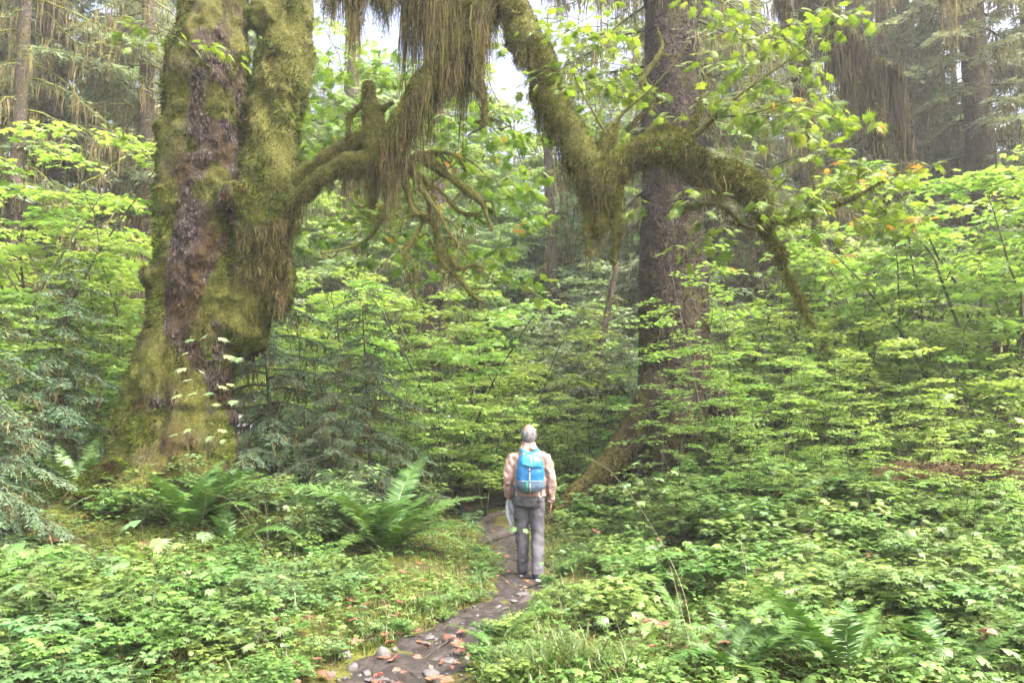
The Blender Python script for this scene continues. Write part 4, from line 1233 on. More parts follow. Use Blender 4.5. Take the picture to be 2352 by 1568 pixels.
    for i_, (x, Y, h) in enumerate([(720, 26, 12), (860, 30, 13), (1010, 28, 11), (1150, 31, 14), (1260, 29, 12), (1390, 28, 12), (1480, 33, 15), (1650, 27, 12), (1760, 30, 14), (1900, 26, 11), (2040, 30, 13), (2200, 27, 10), (60, 27, 10), (230, 29, 12), (360, 27, 12), (940, 36, 15), (1320, 37, 16), (1580, 38, 16), (2330, 29, 11), (1200, 27, 14), (1060, 33, 17), (1290, 33, 17), (780, 33, 16), (1420, 25, 10), (1120, 24, 9), (1820, 34, 17), (2100, 34, 16), (750, 35, 21), (880, 37, 22), (1250, 36, 21), (1340, 34, 20), (820, 40, 23), (160, 34, 20), (2020, 37, 21)]):
        TALL[i_ % 2].put('broadleaf_tree', ground_at(x, Y), rng.uniform(0, 6.28), h / 12.0, ('pale grey-green' if i_ % 2 else 'soft yellow-green') + ' slender broadleaf tree ' + ('behind the mossy maple' if x < 650 else 'far beyond the hiker' if x < 1500 else 'past the spruce'), 'tree', 'slender broadleaf trees')
    for k in range(56):
        Y = rng.uniform(22, 42)
        x = rng.uniform(-80, 2430) if k < 44 else rng.uniform(1080, 1480)
        zone = 'behind the mossy maple' if x < 650 else 'along the path beyond the hiker' if x < 1450 else 'beyond the spruce'
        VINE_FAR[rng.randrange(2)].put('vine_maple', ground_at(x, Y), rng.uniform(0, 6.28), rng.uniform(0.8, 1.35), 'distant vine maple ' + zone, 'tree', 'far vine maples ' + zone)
scatter_forest()

# ------------------------------------------------------------------ finding the ground under a spot of the photograph
def ground_px(px, py, y0=3.5, y1=40.0):
    ys = np.linspace(y0, y1, 500)
    pts = np.array([P(px, py, y) for y in ys])
    d = pts[:, 2] - H(pts[:, 0], pts[:, 1])
    k = np.nonzero(d < 0)[0]
    i = k[0] if len(k) else len(ys) - 1
    if i == 0:
        return G(pts[0, 0], ys[0])
    a = d[i - 1] / (d[i - 1] - d[i] + 1e-9)
    Y = ys[i - 1] + a * (ys[i] - ys[i - 1])
    p = P(px, py, Y)
    return G(p[0], Y)

# ------------------------------------------------------------------ ferns
def frond_mesh(seed, L=1.0, arch=0.5, pairs=50, wid=0.105):
    rng = np.random.default_rng(seed)
    t = np.linspace(0, 1, 14)
    th = np.radians(72) - np.radians(75) * arch * t ** 1.3 * 1.25
    ds = L / 13
    y = np.concatenate([[0], np.cumsum(np.cos(th[:-1]) * ds)])
    z = np.concatenate([[0], np.cumsum(np.sin(th[:-1]) * ds)])
    x = 0.05 * L * np.sin(t * 2 + seed) * t
    pts = np.stack([x, y, z], -1)
    g = Geo()
    g.add(*tube(pts, 0.0045 * (1 - 0.8 * t), 4, cap=False)[:2])
    tan = unit(np.gradient(pts, axis=0))
    pos, yd, nr, sz = [], [], [], []
    for k in range(pairs):
        u = 0.12 + 0.88 * (k + 0.5) / pairs
        p = np.array([np.interp(u, t, pts[:, e]) for e in range(3)])
        d = unit(np.array([np.interp(u, t, tan[:, e]) for e in range(3)]))
        side = unit(np.cross(d, UP)) if abs(d[2]) < 0.99 else np.array([1.0, 0, 0])
        up = np.cross(side, d)
        w = wid * L * min(1.0, 0.45 + 2.4 * (u - 0.12)) * (1 - max(0, (u - 0.45) / 0.55) ** 1.6) + 0.012
        for s in (-1, 1):
            pos.append(p)
            yd.append(unit(side * s + d * (0.22 + 0.3 * u) + up * rng.normal(0.05, 0.12)))
            nr.append(unit(up + side * s * -0.15 + d * rng.normal(0, 0.25)))
            sz.append(w * rng.uniform(0.9, 1.08))
    pinna = (np.array([(-0.07, 0, 0), (0.13, 0.06, 0), (0.085, 0.55, 0.02), (0.0, 1.0, -0.03), (-0.075, 0.5, 0.02)]), np.array([(0, 1, 2), (0, 2, 4), (4, 2, 3)]))
    g.add(*place(pinna[0], pinna[1], np.array(pos), np.array(yd), np.array(nr), np.array(sz)))
    return g.mesh('frond', M['fern'])

FRONDS = [frond_mesh(10 + k, 1.0, a) for k, a in enumerate((0.45, 0.65, 0.85, 1.05))]

def fern(p, n, L, label, seed, spread=1.0, az=None, lean=(4, 38)):
    rng = random.Random(seed)
    e = empty('sword_fern', p)
    for k in range(n):
        o = link('frond', FRONDS[rng.randrange(4)], e)
        a = (2 * math.pi * (k + rng.random() * 0.8) / n) if az is None else az[0] + (az[1] - az[0]) * (k + rng.random() * .6) / n
        tilt = math.radians(rng.uniform(*lean)) * spread
        o.rotation_euler = (Matrix.Rotation(a, 3, 'Z') @ Matrix.Rotation(-tilt, 3, 'X') @ Matrix.Rotation(rng.uniform(-.3, .3), 3, 'Y')).to_euler()
        s = L * rng.uniform(0.65, 1.1)
        o.scale = (s, s, s)
        o.location = (rng.uniform(-.04, .04), rng.uniform(-.04, .04), -0.02)
    tag(e, label, 'fern', 'sword ferns on the forest floor')

for i, (x, y, n, L, lab) in enumerate([
        (430, 1215, 20, 1.45, 'dense dark sword fern rooted below the mossy maple'),
        (880, 1268, 28, 1.75, 'largest lush sword fern beside the path, left of the hiker'),
        (180, 1140, 14, 1.35, 'bluish sword fern between hemlock and mossy maple roots'),
        (75, 1120, 12, 0.9, 'sword fern half hidden under the low hemlock boughs'),
        (1145, 1500, 5, 0.62, 'small sword fern of few fronds standing in the path edge near stones'),
        (1960, 1560, 11, 1.0, 'tall pale sword fern upright among leaves at the lower edge'),
        (1690, 1548, 9, 0.95, 'sprawling sword fern with fronds lying flat near the grass tussock'),
        (2180, 1540, 9, 0.9, 'sword fern with spread fronds beside the broad pale leaves'),
        (1340, 1180, 9, 0.6, 'small sword fern by the spruce root behind the hiker'),
        (1420, 1195, 10, 0.6, 'sword fern below the spruce root in shade'),
        (1490, 1290, 7, 0.7, 'sword fern with pale arching fronds in the low shrubs right of the path'),
        (540, 1250, 9, 0.9, 'little sword fern under the thin berry shrub'),
        (330, 1330, 6, 0.45, 'little sword fern among broad leaves left of the path'),
        (1040, 1130, 10, 0.7, 'sword fern where the path bends out of sight'),
        (2000, 1050, 9, 0.8, 'sword fern beside the rotting log'),
        (285, 1175, 9, 0.75, 'sword fern at the outer root of the mossy maple'),
        (1560, 1430, 5, 0.6, 'sparse sword fern deep in the low shrubs'),
        (940, 1120, 9, 0.7, 'sword fern under the young hemlocks')]):
    fern(ground_px(x, y), n, L, lab, 40 + i)
# a few small ferns growing on the maple itself
for i, (x, y, Yd, lab) in enumerate([(500, 385, 10.62, 'tiny fern sprouting from bare bark on the mossy maple'), (640, 455, 10.3, 'thin pale fern sprig hanging by the burl of the mossy maple'),
                                     (1520, 345, 9.2, 'small fern rooted in the moss of the horizontal limb'), (590, 95, 10.8, 'small fern high on the second stem of the maple')]):
    fern(P(x, y, Yd), 3, 0.22, lab, 80 + i, az=(2.3, 4.2), lean=(20, 60))

# ------------------------------------------------------------------ low shrubs and herbs
FERNS = [tuple(o.location[:2]) for o, l, a in LABELLED if o.name.startswith('sword_fern')]
def on_path(x, y, m=0.15):
    return abs(float(path_dist(x, y))) < float(path_half(y)) + m

def scatter_low():
    rng = random.Random(21)
    placed = []
    def clear(x, y, dmin):
        if any((x - a) ** 2 + ((y - b + 0.25) * 0.6) ** 2 < 0.33 for a, b in FERNS):
            return False
        return all((x - a) ** 2 + (y - b) ** 2 > dmin * dmin for a, b in placed)
    # the bank to the right of the path
    n, tries = 0, 0
    while n < 230 and tries < 9000:
        tries += 1
        Y = 4.6 + 10.5 * rng.random() ** 1.15
        px = rng.uniform(1290, 2420)
        x = (px - 1176) / F_PX * Y
        d = float(path_dist(x, Y))
        if d < float(path_half(Y)) + 0.42 or not clear(x, Y, 0.17 + 0.012 * Y):
            continue
        if px < 1560 and Y < 6.2 or px < 1480 and Y > 10.5 or px < 1370 and Y < 9.2:
            continue
        near = sstep(0.4, 2.0, d)
        s = rng.uniform(0.55, 0.8) * (0.8 + 0.2 * near)
        if 7.4 < Y < 13 and px < 1420: s *= 0.6
        if Y > 9.5 and px > 1500: s *= 1.35
        if Y < 6.3: s *= 0.72
        placed.append((x, Y))
        row = 'close to the camera' if Y < 6.3 else 'right of the hiker' if px < 1650 and Y < 9.5 else 'midway up the right bank' if Y < 9.5 else 'below the spruce roots' if px < 1800 else 'around the rotting log'
        LOW[rng.randrange(4)].put('leafy_shrub', G(x, Y), rng.uniform(0, 6.28), s, 'knee-high leafy shrub ' + row, 'shrub', 'leafy shrubs ' + row)
        n += 1
    # left of the path
    n, tries = 0, 0
    while n < 110 and tries < 9000:
        tries += 1
        Y = 4.6 + 5.2 * rng.random() ** 1.5
        px = rng.uniform(-60, 900)
        x = (px - 1176) / F_PX * Y
        d = -float(path_dist(x, Y))
        if d < float(path_half(Y)) + 0.5 or not clear(x, Y, 0.19):
            continue
        far = sstep(0.6, 2.2, d)
        s = rng.uniform(0.5, 0.85) * (0.4 + 0.6 * far) * (0.75 if Y > 7 else 1)
        placed.append((x, Y))
        row = 'at the lower edge' if Y < 6 else 'below the mossy maple' if px < 520 else 'left of the path'
        (HERB + LOW[:2])[rng.randrange(5)].put('broadleaf_herb', G(x, Y), rng.uniform(0, 6.28), s, 'pale broad-leaved herb ' + row, 'plant', 'pale herbs ' + row)
        n += 1
    for x, Y, s in [(600, 9.9, 0.95), (680, 9.6, 0.6), (800, 10.6, 1.15), (765, 10.0, 1.0), (735, 9.6, 0.8), (350, 9.6, 0.45), (690, 10.8, 0.6), (1080, 12.2, 0.5), (960, 12.8, 0.7), (420, 10.5, 0.75)]:
        p = ground_at(x, Y)
        BERRY[rng.randrange(2)].put('berry_bush', p, rng.uniform(0, 6.28), s, 'slender oval-leaved berry bush near the sword ferns', 'shrub', 'berry bushes left of the path')
    for x, Y, s in [(1400, 12.6, .6), (1440, 13.0, .75), (1470, 12.4, .7), (1500, 13.2, .9), (1360, 12.2, .5), (1530, 12.8, .9), (1320, 11.6, .4), (1410, 11.8, .55), (1480, 11.6, .7), (1350, 10.4, .45), (1390, 9.2, .4), (1400, 10.6, .5), (1420, 9.6, .5), (1260, 14.5, 1.0), (1310, 15.5, 1.2), (1370, 16.0, 1.3), (1290, 17.5, 1.4), (1420, 15.0, 1.1)]:
        LOW[rng.randrange(4)].put('leafy_shrub', ground_at(x, Y), rng.uniform(0, 6.28), s, ('small leafy shrub on the spruce root' if Y > 11 else 'small leafy shrub just right of the hiker'), 'shrub', 'shrubs on the spruce root')
    for x, Y, s in [(300, 10.2, .6), (350, 9.9, .55), (470, 10.3, .65), (520, 10.0, .6), (560, 10.4, .7), (250, 9.8, .5), (400, 9.7, .45), (620, 10.6, .7), (330, 10.5, .6)]:
        LOW[rng.randrange(4)].put('leafy_shrub', ground_at(x, Y), rng.uniform(0, 6.28), s, 'small leafy shrub at the foot of the mossy maple', 'shrub', 'shrubs at the maple foot')
    for k in range(64):                        # small plants leaning over the path's edge
        Y = 4.7 + 6 * rng.random()
        sd = rng.choice([-1, 1])
        x = float(np.interp(Y, PATH_C[:, 1], PATH_C[:, 0])) + sd * (float(path_half(Y)) * 0.9 + rng.uniform(0.0, 0.3))
        (LOW + HERB)[rng.randrange(7)].put('broadleaf_herb', G(x, Y), rng.uniform(0, 6.28), rng.uniform(.16, .36), 'small herb overhanging the ' + ('near' if Y < 7 else 'far') + (' left' if sd < 0 else ' right') + ' path edge', 'plant', 'herbs along the path edge')
    for x, Y, s in [(1340, 12.9, .8), (1380, 13.0, .9), (1430, 13.2, 1.0), (1460, 13.0, .9), (1310, 12.4, .6)]:
        LOW[rng.randrange(4)].put('leafy_shrub', ground_at(x, Y), rng.uniform(0, 6.28), s, 'larger leafy shrub before the spruce root', 'shrub', 'shrubs on the spruce root')
    # taller undergrowth further back, closing the floor of the wood
    for k in range(70):
        Y = rng.uniform(13, 24)
        px = rng.uniform(-80, 2430)
        x = (px - 1176) / F_PX * Y
        if on_path(x, Y, 0.35) or (px < 560 and Y < 14.5 and px > 180) or (1180 < px < 1480 and Y < 17):
            continue
        zone = 'behind the mossy maple' if px < 650 else 'beyond the hiker' if px < 1450 else 'behind the spruce'
        LOW[rng.randrange(4)].put('leafy_shrub', G(x, Y), rng.uniform(0, 6.28), rng.uniform(1.1, 1.9), 'shoulder-high leafy undergrowth shrub ' + zone, 'shrub', 'undergrowth ' + zone)
scatter_low()

# ------------------------------------------------------------------ saplings whose single leaves can be told apart
BIG_ME = {k: Geo().add(*BIGLEAF).mesh('leaf', M[k]) for k in ('pale', 'bluish', 'big', 'low', 'big_yellow')}

def sapling(name, stem, leaves, label, mat='pale', size=0.17, r=0.004, cat='sapling', group=None, smat='twig', seed=1):
    """stem: points in the place; leaves: (px, py, Y, size factor, azimuth, material)"""
    rng = np.random.default_rng(seed)
    stem = np.asarray(stem)
    b = stem[0]
    e = empty(name, b)
    pts = _cat(stem, 14) if len(stem) > 2 else stem
    t = np.linspace(0, 1, len(pts))
    link('stem', Geo().add(*tube(pts - b, r * (1 - 0.65 * t), 6)).mesh('stem', M[smat], True), e)
    for (x, y, Y, s, az, mt) in leaves:
        p = P(x, y, Y)
        # stalk joins the nearest stem point that lies below the leaf
        dd = np.linalg.norm(pts - p, axis=1) + np.where(pts[:, 2] > p[2] - 0.02, 0.25, 0)
        q = pts[int(np.argmin(dd))]
        mid = (p + q) / 2 + UP * 0.02
        st = link('leaf_stalk', Geo().add(*tube(np.array([q, mid, p]) - b, 0.0022, 4, cap=False)[:2]).mesh('leaf_stalk', M[smat], True), e)
        me = BIG_ME[mt or mat]
        o = link('leaf', me, e)
        yd = unit(np.array([math.cos(az), math.sin(az), -0.25]))
        nz = unit(UP + rng.normal(0, 0.2, 3) - np.array([0, 0.5, 0]))
        xd = unit(np.cross(yd, nz)); zd = np.cross(xd, yd)
        sc = size * s
        o.matrix_parent_inverse = Matrix.Identity(4)
        R3 = Matrix(np.stack([xd, yd, zd], 1).tolist()).to_4x4()
        o.matrix_basis = Matrix.Translation(Vector(p - b)) @ R3 @ Matrix.Diagonal((sc, sc, sc, 1))
    tag(e, label, cat, group)
    return e

Ys = 9.2
sapling('maple_sapling', [ground_at(470, Ys), P(478, 1080, Ys), P(482, 960, Ys), P(478, 860, Ys), P(470, 790, Ys)],
        [(478, 768, Ys, 1.0, 2.6, 'pale'), (500, 775, Ys, .9, .3, None), (448, 778, Ys, .9, 3.4, 'bluish'), (512, 815, Ys, 1.1, .2, None), (535, 822, Ys, .9, -.2, 'bluish'), (435, 808, Ys, .7, 3.0, None),
         (430, 845, Ys, .95, 3.5, None), (455, 850, Ys, .7, 1.0, 'pale'), (440, 870, Ys, .7, 3.8, None), (480, 900, Ys, 1.0, 5.0, 'bluish'), (500, 885, Ys, .9, .4, None), (520, 880, Ys, .7, .1, None), (455, 900, Ys, .9, 3.3, 'bluish'), (420, 905, Ys, 1.0, 3.1, None),
         (525, 920, Ys, .9, -.4, 'bluish'), (495, 925, Ys, .9, 5.2, None), (478, 968, Ys, .7, 1.2, 'pale'), (500, 985, Ys, .8, .1, 'pale'), (440, 985, Ys, .8, 3.2, 'bluish'), (410, 995, Ys, .8, 3.3, 'bluish'), (475, 1002, Ys, 1.0, 5.4, None), (505, 1010, Ys, .7, -.6, 'pale'), (455, 975, Ys, .8, 2.4, 'bluish')],
        'young maple sapling with pale spread leaves standing before the mossy trunk', seed=3)
b0 = ground_px(315, 1560)
sapling('maple_sapling', [b0, P(360, 1330, 5.6), P(330, 1260, 5.8)], [(325, 1195, 5.8, .95, 3.0, 'bluish'), (345, 1240, 5.6, .9, -.2, 'bluish'), (450, 1225, 5.9, .75, .1, None), (300, 1290, 5.6, .9, 3.3, 'bluish'), (400, 1245, 5.6, .6, 5.5, 'low')],
        'low maple sapling with large dusty leaves in front of the dark fern', 'bluish', 0.2, seed=4)
sapling('maple_sapling', [ground_px(425, 1480), P(428, 1330, 6.0), P(420, 1240, 6.0)], [(470, 1355, 6, .6, 0, 'bluish'), (390, 1300, 6, .5, 3, 'bluish'), (440, 1425, 6, .6, .4, 'bluish'), (415, 1235, 6, .4, 2.0, None)], 'single upright sapling stem among pale herbs left of the path', 'bluish', 0.16, seed=5)
sapling('maple_sapling', [ground_px(118, 1560), P(115, 1430, 5.3), P(122, 1375, 5.3)], [(60, 1340, 5.3, .9, 3.0, 'bluish'), (40, 1300, 5.4, .8, 2.6, 'bluish'), (150, 1460, 5.2, .9, .4, 'bluish'), (60, 1250, 5.5, .9, 3.3, 'low'), (70, 1480, 5.2, .9, 4.0, 'bluish')], 'dark thin sapling stem with broad bluish leaves at the corner of the clearing', 'bluish', 0.2, seed=6, smat='twig')
# plant whose leaves cross the hiker's legs
sapling('maple_sapling', [ground_px(1345, 1490), P(1350, 1430, 6.6), P(1348, 1395, 6.6)], [(1340, 1380, 6.6, .8, 2.8, 'bluish'), (1385, 1395, 6.6, .7, .1, 'bluish'), (1310, 1395, 6.6, .6, 3.3, 'bluish'), (1340, 1445, 6.5, .6, 3.6, 'low'), (1400, 1410, 6.6, .5, .4, 'bluish')], 'small sapling with flat leaves at the hiker\'s right heel', 'bluish', 0.13, r=0.004, seed=7, smat='twig')
sapling('maple_sapling', [ground_px(1300, 1460), P(1268, 1300, 6.9), P(1240, 1270, 6.9), P(1195, 1215, 6.9)], [(1188, 1213, 6.9, .75, 3.0, None), (1200, 1216, 6.9, .6, 0.2, 'bluish'), (1262, 1275, 6.9, .6, .4, 'low'), (1285, 1262, 6.9, .6, .2, 'bluish'), (1250, 1290, 6.9, .5, 3.4, 'low'), (1245, 1378, 6.9, .6, 3.1, 'bluish')], 'thin arching seedling whose leaves cross the hiker\'s grey trousers', 'bluish', 0.12, r=0.003, seed=8)
# broad-leaved cluster and pale leaves at the right
sapling('maple_sapling', [ground_px(2230, 1300), P(2240, 1150, 7.5), P(2250, 960, 7.5)], [(2190, 905, 7.2, .8, 3.0, 'low'), (2290, 930, 7.2, .9, .2, 'low'), (2240, 940, 7.2, .7, 4.8, 'big'), (2330, 960, 7.2, .9, .1, 'low'), (2310, 900, 7.2, .8, .3, 'big'), (2280, 985, 7.2, .8, 3.8, 'low'), (2200, 1010, 7.3, .8, 3.2, 'big'), (2330, 1005, 7.2, .8, 5.5, 'big'), (2350, 880, 7.2, .9, .4, 'low')], 'yellow-green maple sapling leaning in at the rim of the clearing', 'low', 0.17, seed=9)
sapling('maple_sapling', [ground_px(2200, 1560), P(2190, 1510, 5.1), P(2200, 1490, 5.1)], [(2190, 1490, 5.1, 1, 3.0, 'bluish'), (2240, 1510, 5.1, 1, .3, 'bluish'), (2300, 1490, 5.1, 1, .1, 'bluish'), (2150, 1520, 5.1, .9, 3.4, 'bluish'), (2270, 1540, 5.1, .9, 5.0, 'bluish'), (2330, 1530, 5.1, .9, .4, 'bluish')], 'squat sapling of broad bluish leaves at the lower corner', 'bluish', 0.15, seed=10)
sapling('maple_sapling', [ground_px(1480, 1330), P(1480, 1200, 8.2), P(1490, 1110, 8.2)], [(1500, 1095, 8.2, 1.0, .2, 'bluish'), (1470, 1060, 8.2, .7, 3.0, 'bluish'), (1520, 1120, 8.2, .8, 5.2, 'low'), (1450, 1110, 8.2, .8, 3.2, 'bluish'), (1540, 1080, 8.2, .7, .3, 'low'), (1480, 1150, 8.2, .8, 4.0, 'low')], 'sapling with one large cupped leaf under the spruce root', 'bluish', 0.16, seed=12)

def random_sapling(px, py, h, n, size, mat, label, seed):
    rng = np.random.default_rng(seed)
    b = ground_px(px, py)
    top = b + np.array([rng.normal(0, .1), rng.normal(0, .1), h])
    mid = (b + top) / 2 + np.array([rng.normal(0, .05), rng.normal(0, .05), 0])
    lv = []
    for k in range(n):
        u = 0.45 + 0.55 * (k + 0.5) / n
        a = k * 2.4 + rng.uniform(-.4, .4)
        p = b + (top - b) * u + np.array([math.cos(a), math.sin(a), 0.1]) * size * rng.uniform(0.6, 1.2)
        x, y = to_px(p)
        lv.append((x, y, p[1], rng.uniform(.6, 1.1), a, rng.choice(mat)))
    sapling('maple_sapling', [b, mid, top], lv, label, 'bluish', size, 0.004, 'sapling', 'leafy saplings', seed=seed)
for i, (x, y, h, n, sz) in enumerate([(60, 1470, .42, 7, .15), (200, 1500, .4, 7, .16), (520, 1470, .32, 6, .14), (600, 1540, .3, 6, .14), (250, 1400, .4, 6, .15), (700, 1340, .3, 5, .13), (380, 1420, .36, 6, .15), (20, 1360, .5, 7, .16), (140, 1340, .4, 6, .15), (480, 1380, .3, 6, .13), (640, 1250, .35, 6, .12)]):
    random_sapling(x, y, h, n, sz, ['bluish', 'low', 'bluish'], 'broad-leaved maple seedling ' + ('low on the left' if y > 1450 else 'below the mossy maple'), 900 + i)
for i, (x, y, h, n, sz) in enumerate([(1450, 1500, .3, 6, .13), (1560, 1540, .35, 7, .14), (1800, 1530, .35, 6, .14), (2060, 1480, .5, 7, .15), (2280, 1420, .55, 8, .16), (1660, 1380, .55, 8, .15), (1520, 1340, .5, 7, .14), (1880, 1400, .6, 8, .15), (2120, 1330, .6, 8, .15), (2320, 1300, .7, 8, .16), (1760, 1290, .65, 8, .14), (1980, 1270, .7, 8, .14), (1600, 1230, .6, 8, .14), (1440, 1390, .3, 6, .12)]):
    random_sapling(x, y, h, n, sz, ['low', 'low', 'bluish', 'big'], 'maple seedling with spread leaves ' + ('near the tall pale fern' if y > 1400 else 'among the right-hand shrubs'), 930 + i)

# dry stalks and arching canes
def stalk(rows, label, r=0.004, mat='straw', name='dry_stalk'):
    pts = np.array([ground_px(*rows[0])] + [P(*q) for q in rows[1:]])
    b = pts[0]
    c = _cat(pts, 24)
    t = np.linspace(0, 1, 24)
    o = Geo().add(*tube(c - b, r * (1 - 0.6 * t), 6)).build(name, M[mat], None, True)
    o.location = b
    tag(o, label, 'stalk', 'dry stalks and canes')
stalk([(1600, 1500), (1560, 1330, 7.0), (1480, 1180, 7.1), (1400, 1080, 7.2), (1345, 1050, 7.3)], 'long straw-coloured cane arching from the low shrubs towards the hiker', 0.002)
stalk([(1600, 1566), (1590, 1500, 5.1), (1560, 1380, 5.2), (1540, 1300, 5.3)], 'thin white grass stalk rising at the lower edge right of the path', 0.0022)
stalk([(1715, 1430), (1716, 1330, 6.5), (1700, 1240, 6.5)], 'upright dry stalk in the middle of the low shrubs', 0.004)
stalk([(1740, 1300), (1800, 1270, 7.5), (1880, 1200, 7.5), (1900, 1140, 7.6)], 'reddish bent twig lying across the low shrubs', 0.005, 'root')
stalk([(630, 1320), (590, 1230, 9.0), (530, 1150, 9.0), (470, 1130, 9.0)], 'pale bent stalk arching over the dark fern', 0.002)
stalk([(80, 1420), (165, 1290, 7.0), (178, 1235, 7.0)], 'straw stalk among pale herbs near the leaf litter', 0.003)
stalk([(615, 1290), (612, 1190, 9.6), (608, 1120, 9.6), (640, 1085, 9.6)], 'reddish upright stem of a berry bush left of the large fern', 0.008, 'root')
stalk([(1130, 1555), (1100, 1500, 5.3), (1090, 1450, 5.4)], 'short reddish dead stem by the small path-edge fern', 0.004, 'root')
stalk([(1420, 1300), (1300, 1230, 9.5), (1240, 1130, 10.5)], 'grey fallen stick propped beside the hiker', 0.006, 'root')

# ------------------------------------------------------------------ mosses, small herbs, grass and litter that nobody could count
def scatter_stuff():
    rng = np.random.default_rng(31)
    def spots(n, ymin, ymax, margin, power=1.4, px=(-150, 2500)):
        Y = ymin + (ymax - ymin) * rng.random(n) ** power
        x = (rng.uniform(px[0], px[1], n) - 1176) / F_PX * Y
        d = np.abs(path_dist(x, Y)) - path_half(Y) - margin
        return x, Y, d
    # clover-leaved ground herbs
    x, Y, d = spots(85000, 3.6, 14, 0.0, 1.25)
    dens = sstep(-0.2, 0.3, d) * np.clip(0.55 + 0.9 * vnoise(np.stack([x * 1.3, Y * 1.3, x * 0], -1), 51), 0.08, 1)
    k = rng.random(len(x)) < dens
    x, Y = x[k], Y[k]
    p = np.stack([x, Y, H(x, Y) + rng.uniform(0.01, 0.085, len(x))], -1)
    a = rng.uniform(0, 6.28, len(x))
    g = Geo().add(*place(TRIFOIL[0], TRIFOIL[1], p, np.stack([np.cos(a), np.sin(a), 0 * a], -1), rnd_dir(rng, len(x), 0.3), rng.uniform(0.014, 0.034, len(x)) * 1.25))
    o = kind(g.build('ground_cover_leaves', M['cover']), 'stuff')
    o['label'] = 'carpet of small clover-like herbs on the forest floor'; o['category'] = 'ground cover'
    # small lobed herbs
    x, Y, d = spots(30000, 3.6, 16, 0.08, 1.2)
    k = rng.random(len(x)) < sstep(0.0, 0.5, d) * np.clip(0.5 + vnoise(np.stack([x * .9, Y * .9, x * 0], -1), 57), 0.1, 1)
    x, Y = x[k], Y[k]
    p = np.stack([x, Y, H(x, Y) + rng.uniform(0.03, 0.16, len(x))], -1)
    a = rng.uniform(0, 6.28, len(x))
    o = kind(Geo().add(*place(LEAF5[0], LEAF5[1], p, np.stack([np.cos(a), np.sin(a), 0 * a - .1], -1), rnd_dir(rng, len(x), 0.28), rng.uniform(0.04, 0.095, len(x)))).build('low_herb_leaves', M['low']), 'stuff')
    o['label'] = 'scattered small lobed herbs close to the ground'; o['category'] = 'ground cover'
    # moss tufts in patches
    x, Y, d = spots(90000, 3.6, 13, 0.0, 1.2)
    k = rng.random(len(x)) < sstep(-0.15, 0.1, d) * sstep(-0.25, 0.3, vnoise(np.stack([x * 1.1, Y * 1.1, x * 0], -1), 53))
    x, Y = x[k], Y[k]
    p = np.stack([x, Y, H(x, Y)], -1)
    o = kind(Geo().add(*tufts(rng, p, np.tile(UP, (len(x), 1)), 0.05, -0.2)).build('ground_moss', M['moss']), 'stuff')
    o['label'] = 'yellow-green moss covering the ground'; o['category'] = 'moss'
    # grass
    def blades(x, Y, L, bend):
        n = len(x)
        p = np.stack([x, Y, H(x, Y) - 0.01], -1)
        a = rng.uniform(0, 6.28, n)
        d = np.stack([np.cos(a), np.sin(a), 0 * a], -1)
        w = np.stack([-np.sin(a), np.cos(a), 0 * a], -1) * rng.uniform(0.0025, 0.006, n)[:, None]
        rows = []
        for s, ww in ((0, 1), (0.4, 1), (0.75, 0.7), (1.0, 0.05)):
            c = p + d * (L * bend * s ** 1.8)[:, None] + UP * (L * (s - 0.45 * bend * s ** 2.5))[:, None]
            rows += [c - w * ww, c + w * ww]
        V = np.stack(rows, 1).reshape(-1, 3)
        F = np.array([(0, 1, 3, 2), (2, 3, 5, 4), (4, 5, 7, 6)])
        return V, (np.arange(n)[:, None, None] * 8 + F[None]).reshape(-1, 4)
    x, Y, d = spots(20000, 3.6, 12, -0.02)
    k = rng.random(len(x)) < sstep(-0.05, 0.12, d) * np.clip(0.25 + 1.1 * np.exp(-((d - 0.25) / 0.4) ** 2) + 0.4 * vnoise(np.stack([x * 1.5, Y * 1.5, x * 0], -1), 55), 0.04, 1)
    x, Y = x[k], Y[k]
    g = Geo().add(*blades(x, Y, rng.uniform(0.07, 0.24, len(x)), rng.uniform(0.2, 1.0, len(x))))
    # lush tussocks
    for (tx, ty, n, r, L) in [(1240, 1562, 200, .12, .36), (1330, 1545, 160, .10, .34), (1150, 1565, 90, .10, .26), (1290, 1500, 60, .12, .2), (1000, 1540, 140, .1, .16), (905, 1500, 160, .12, .16), (1420, 1562, 110, .12, .3), (1170, 1440, 90, .12, .25), (870, 1460, 90, .1, .2), (990, 1400, 120, .2, .2)]:
        c = ground_px(tx, ty)
        xx, yy = c[0] + rng.normal(0, r, n), c[1] + rng.normal(0, r, n)
        kk = np.abs(path_dist(xx, yy)) > path_half(yy) - 0.05
        xx, yy = xx[kk], yy[kk]
        g.add(*blades(xx, yy, L * rng.uniform(0.5, 1.15, len(xx)), rng.uniform(0.4, 1.1, len(xx))))
    o = kind(g.build('grass', M['grass']), 'stuff')
    o['label'] = 'loose grass along the path edges'; o['category'] = 'grass'
    # crumbs of dead leaf
    x, Y, d = spots(3500, 3.6, 14, 0.0)
    k = rng.random(len(x)) < 0.25 + 0.75 * sstep(0.0, 0.4, vnoise(np.stack([x * .8, Y * .8, x * 0 + 3], -1), 59))
    x, Y = x[k], Y[k]
    p = np.stack([x, Y, H(x, Y) + 0.02 + rng.uniform(0, .03, len(x))], -1)
    a = rng.uniform(0, 6.28, len(x))
    o = kind(Geo().add(*place(FARLEAF[0], FARLEAF[1], p, np.stack([np.cos(a), np.sin(a), 0 * a], -1), rnd_dir(rng, len(x), 0.5), rng.uniform(0.015, 0.06, len(x)))).build('leaf_litter', M['dead']), 'stuff')
    o['label'] = 'crumbled brown leaf litter on the ground'; o['category'] = 'leaf litter'
    # pebbles trodden into the mud
    Y = 4.2 + 10 * rng.random(900) ** 1.6
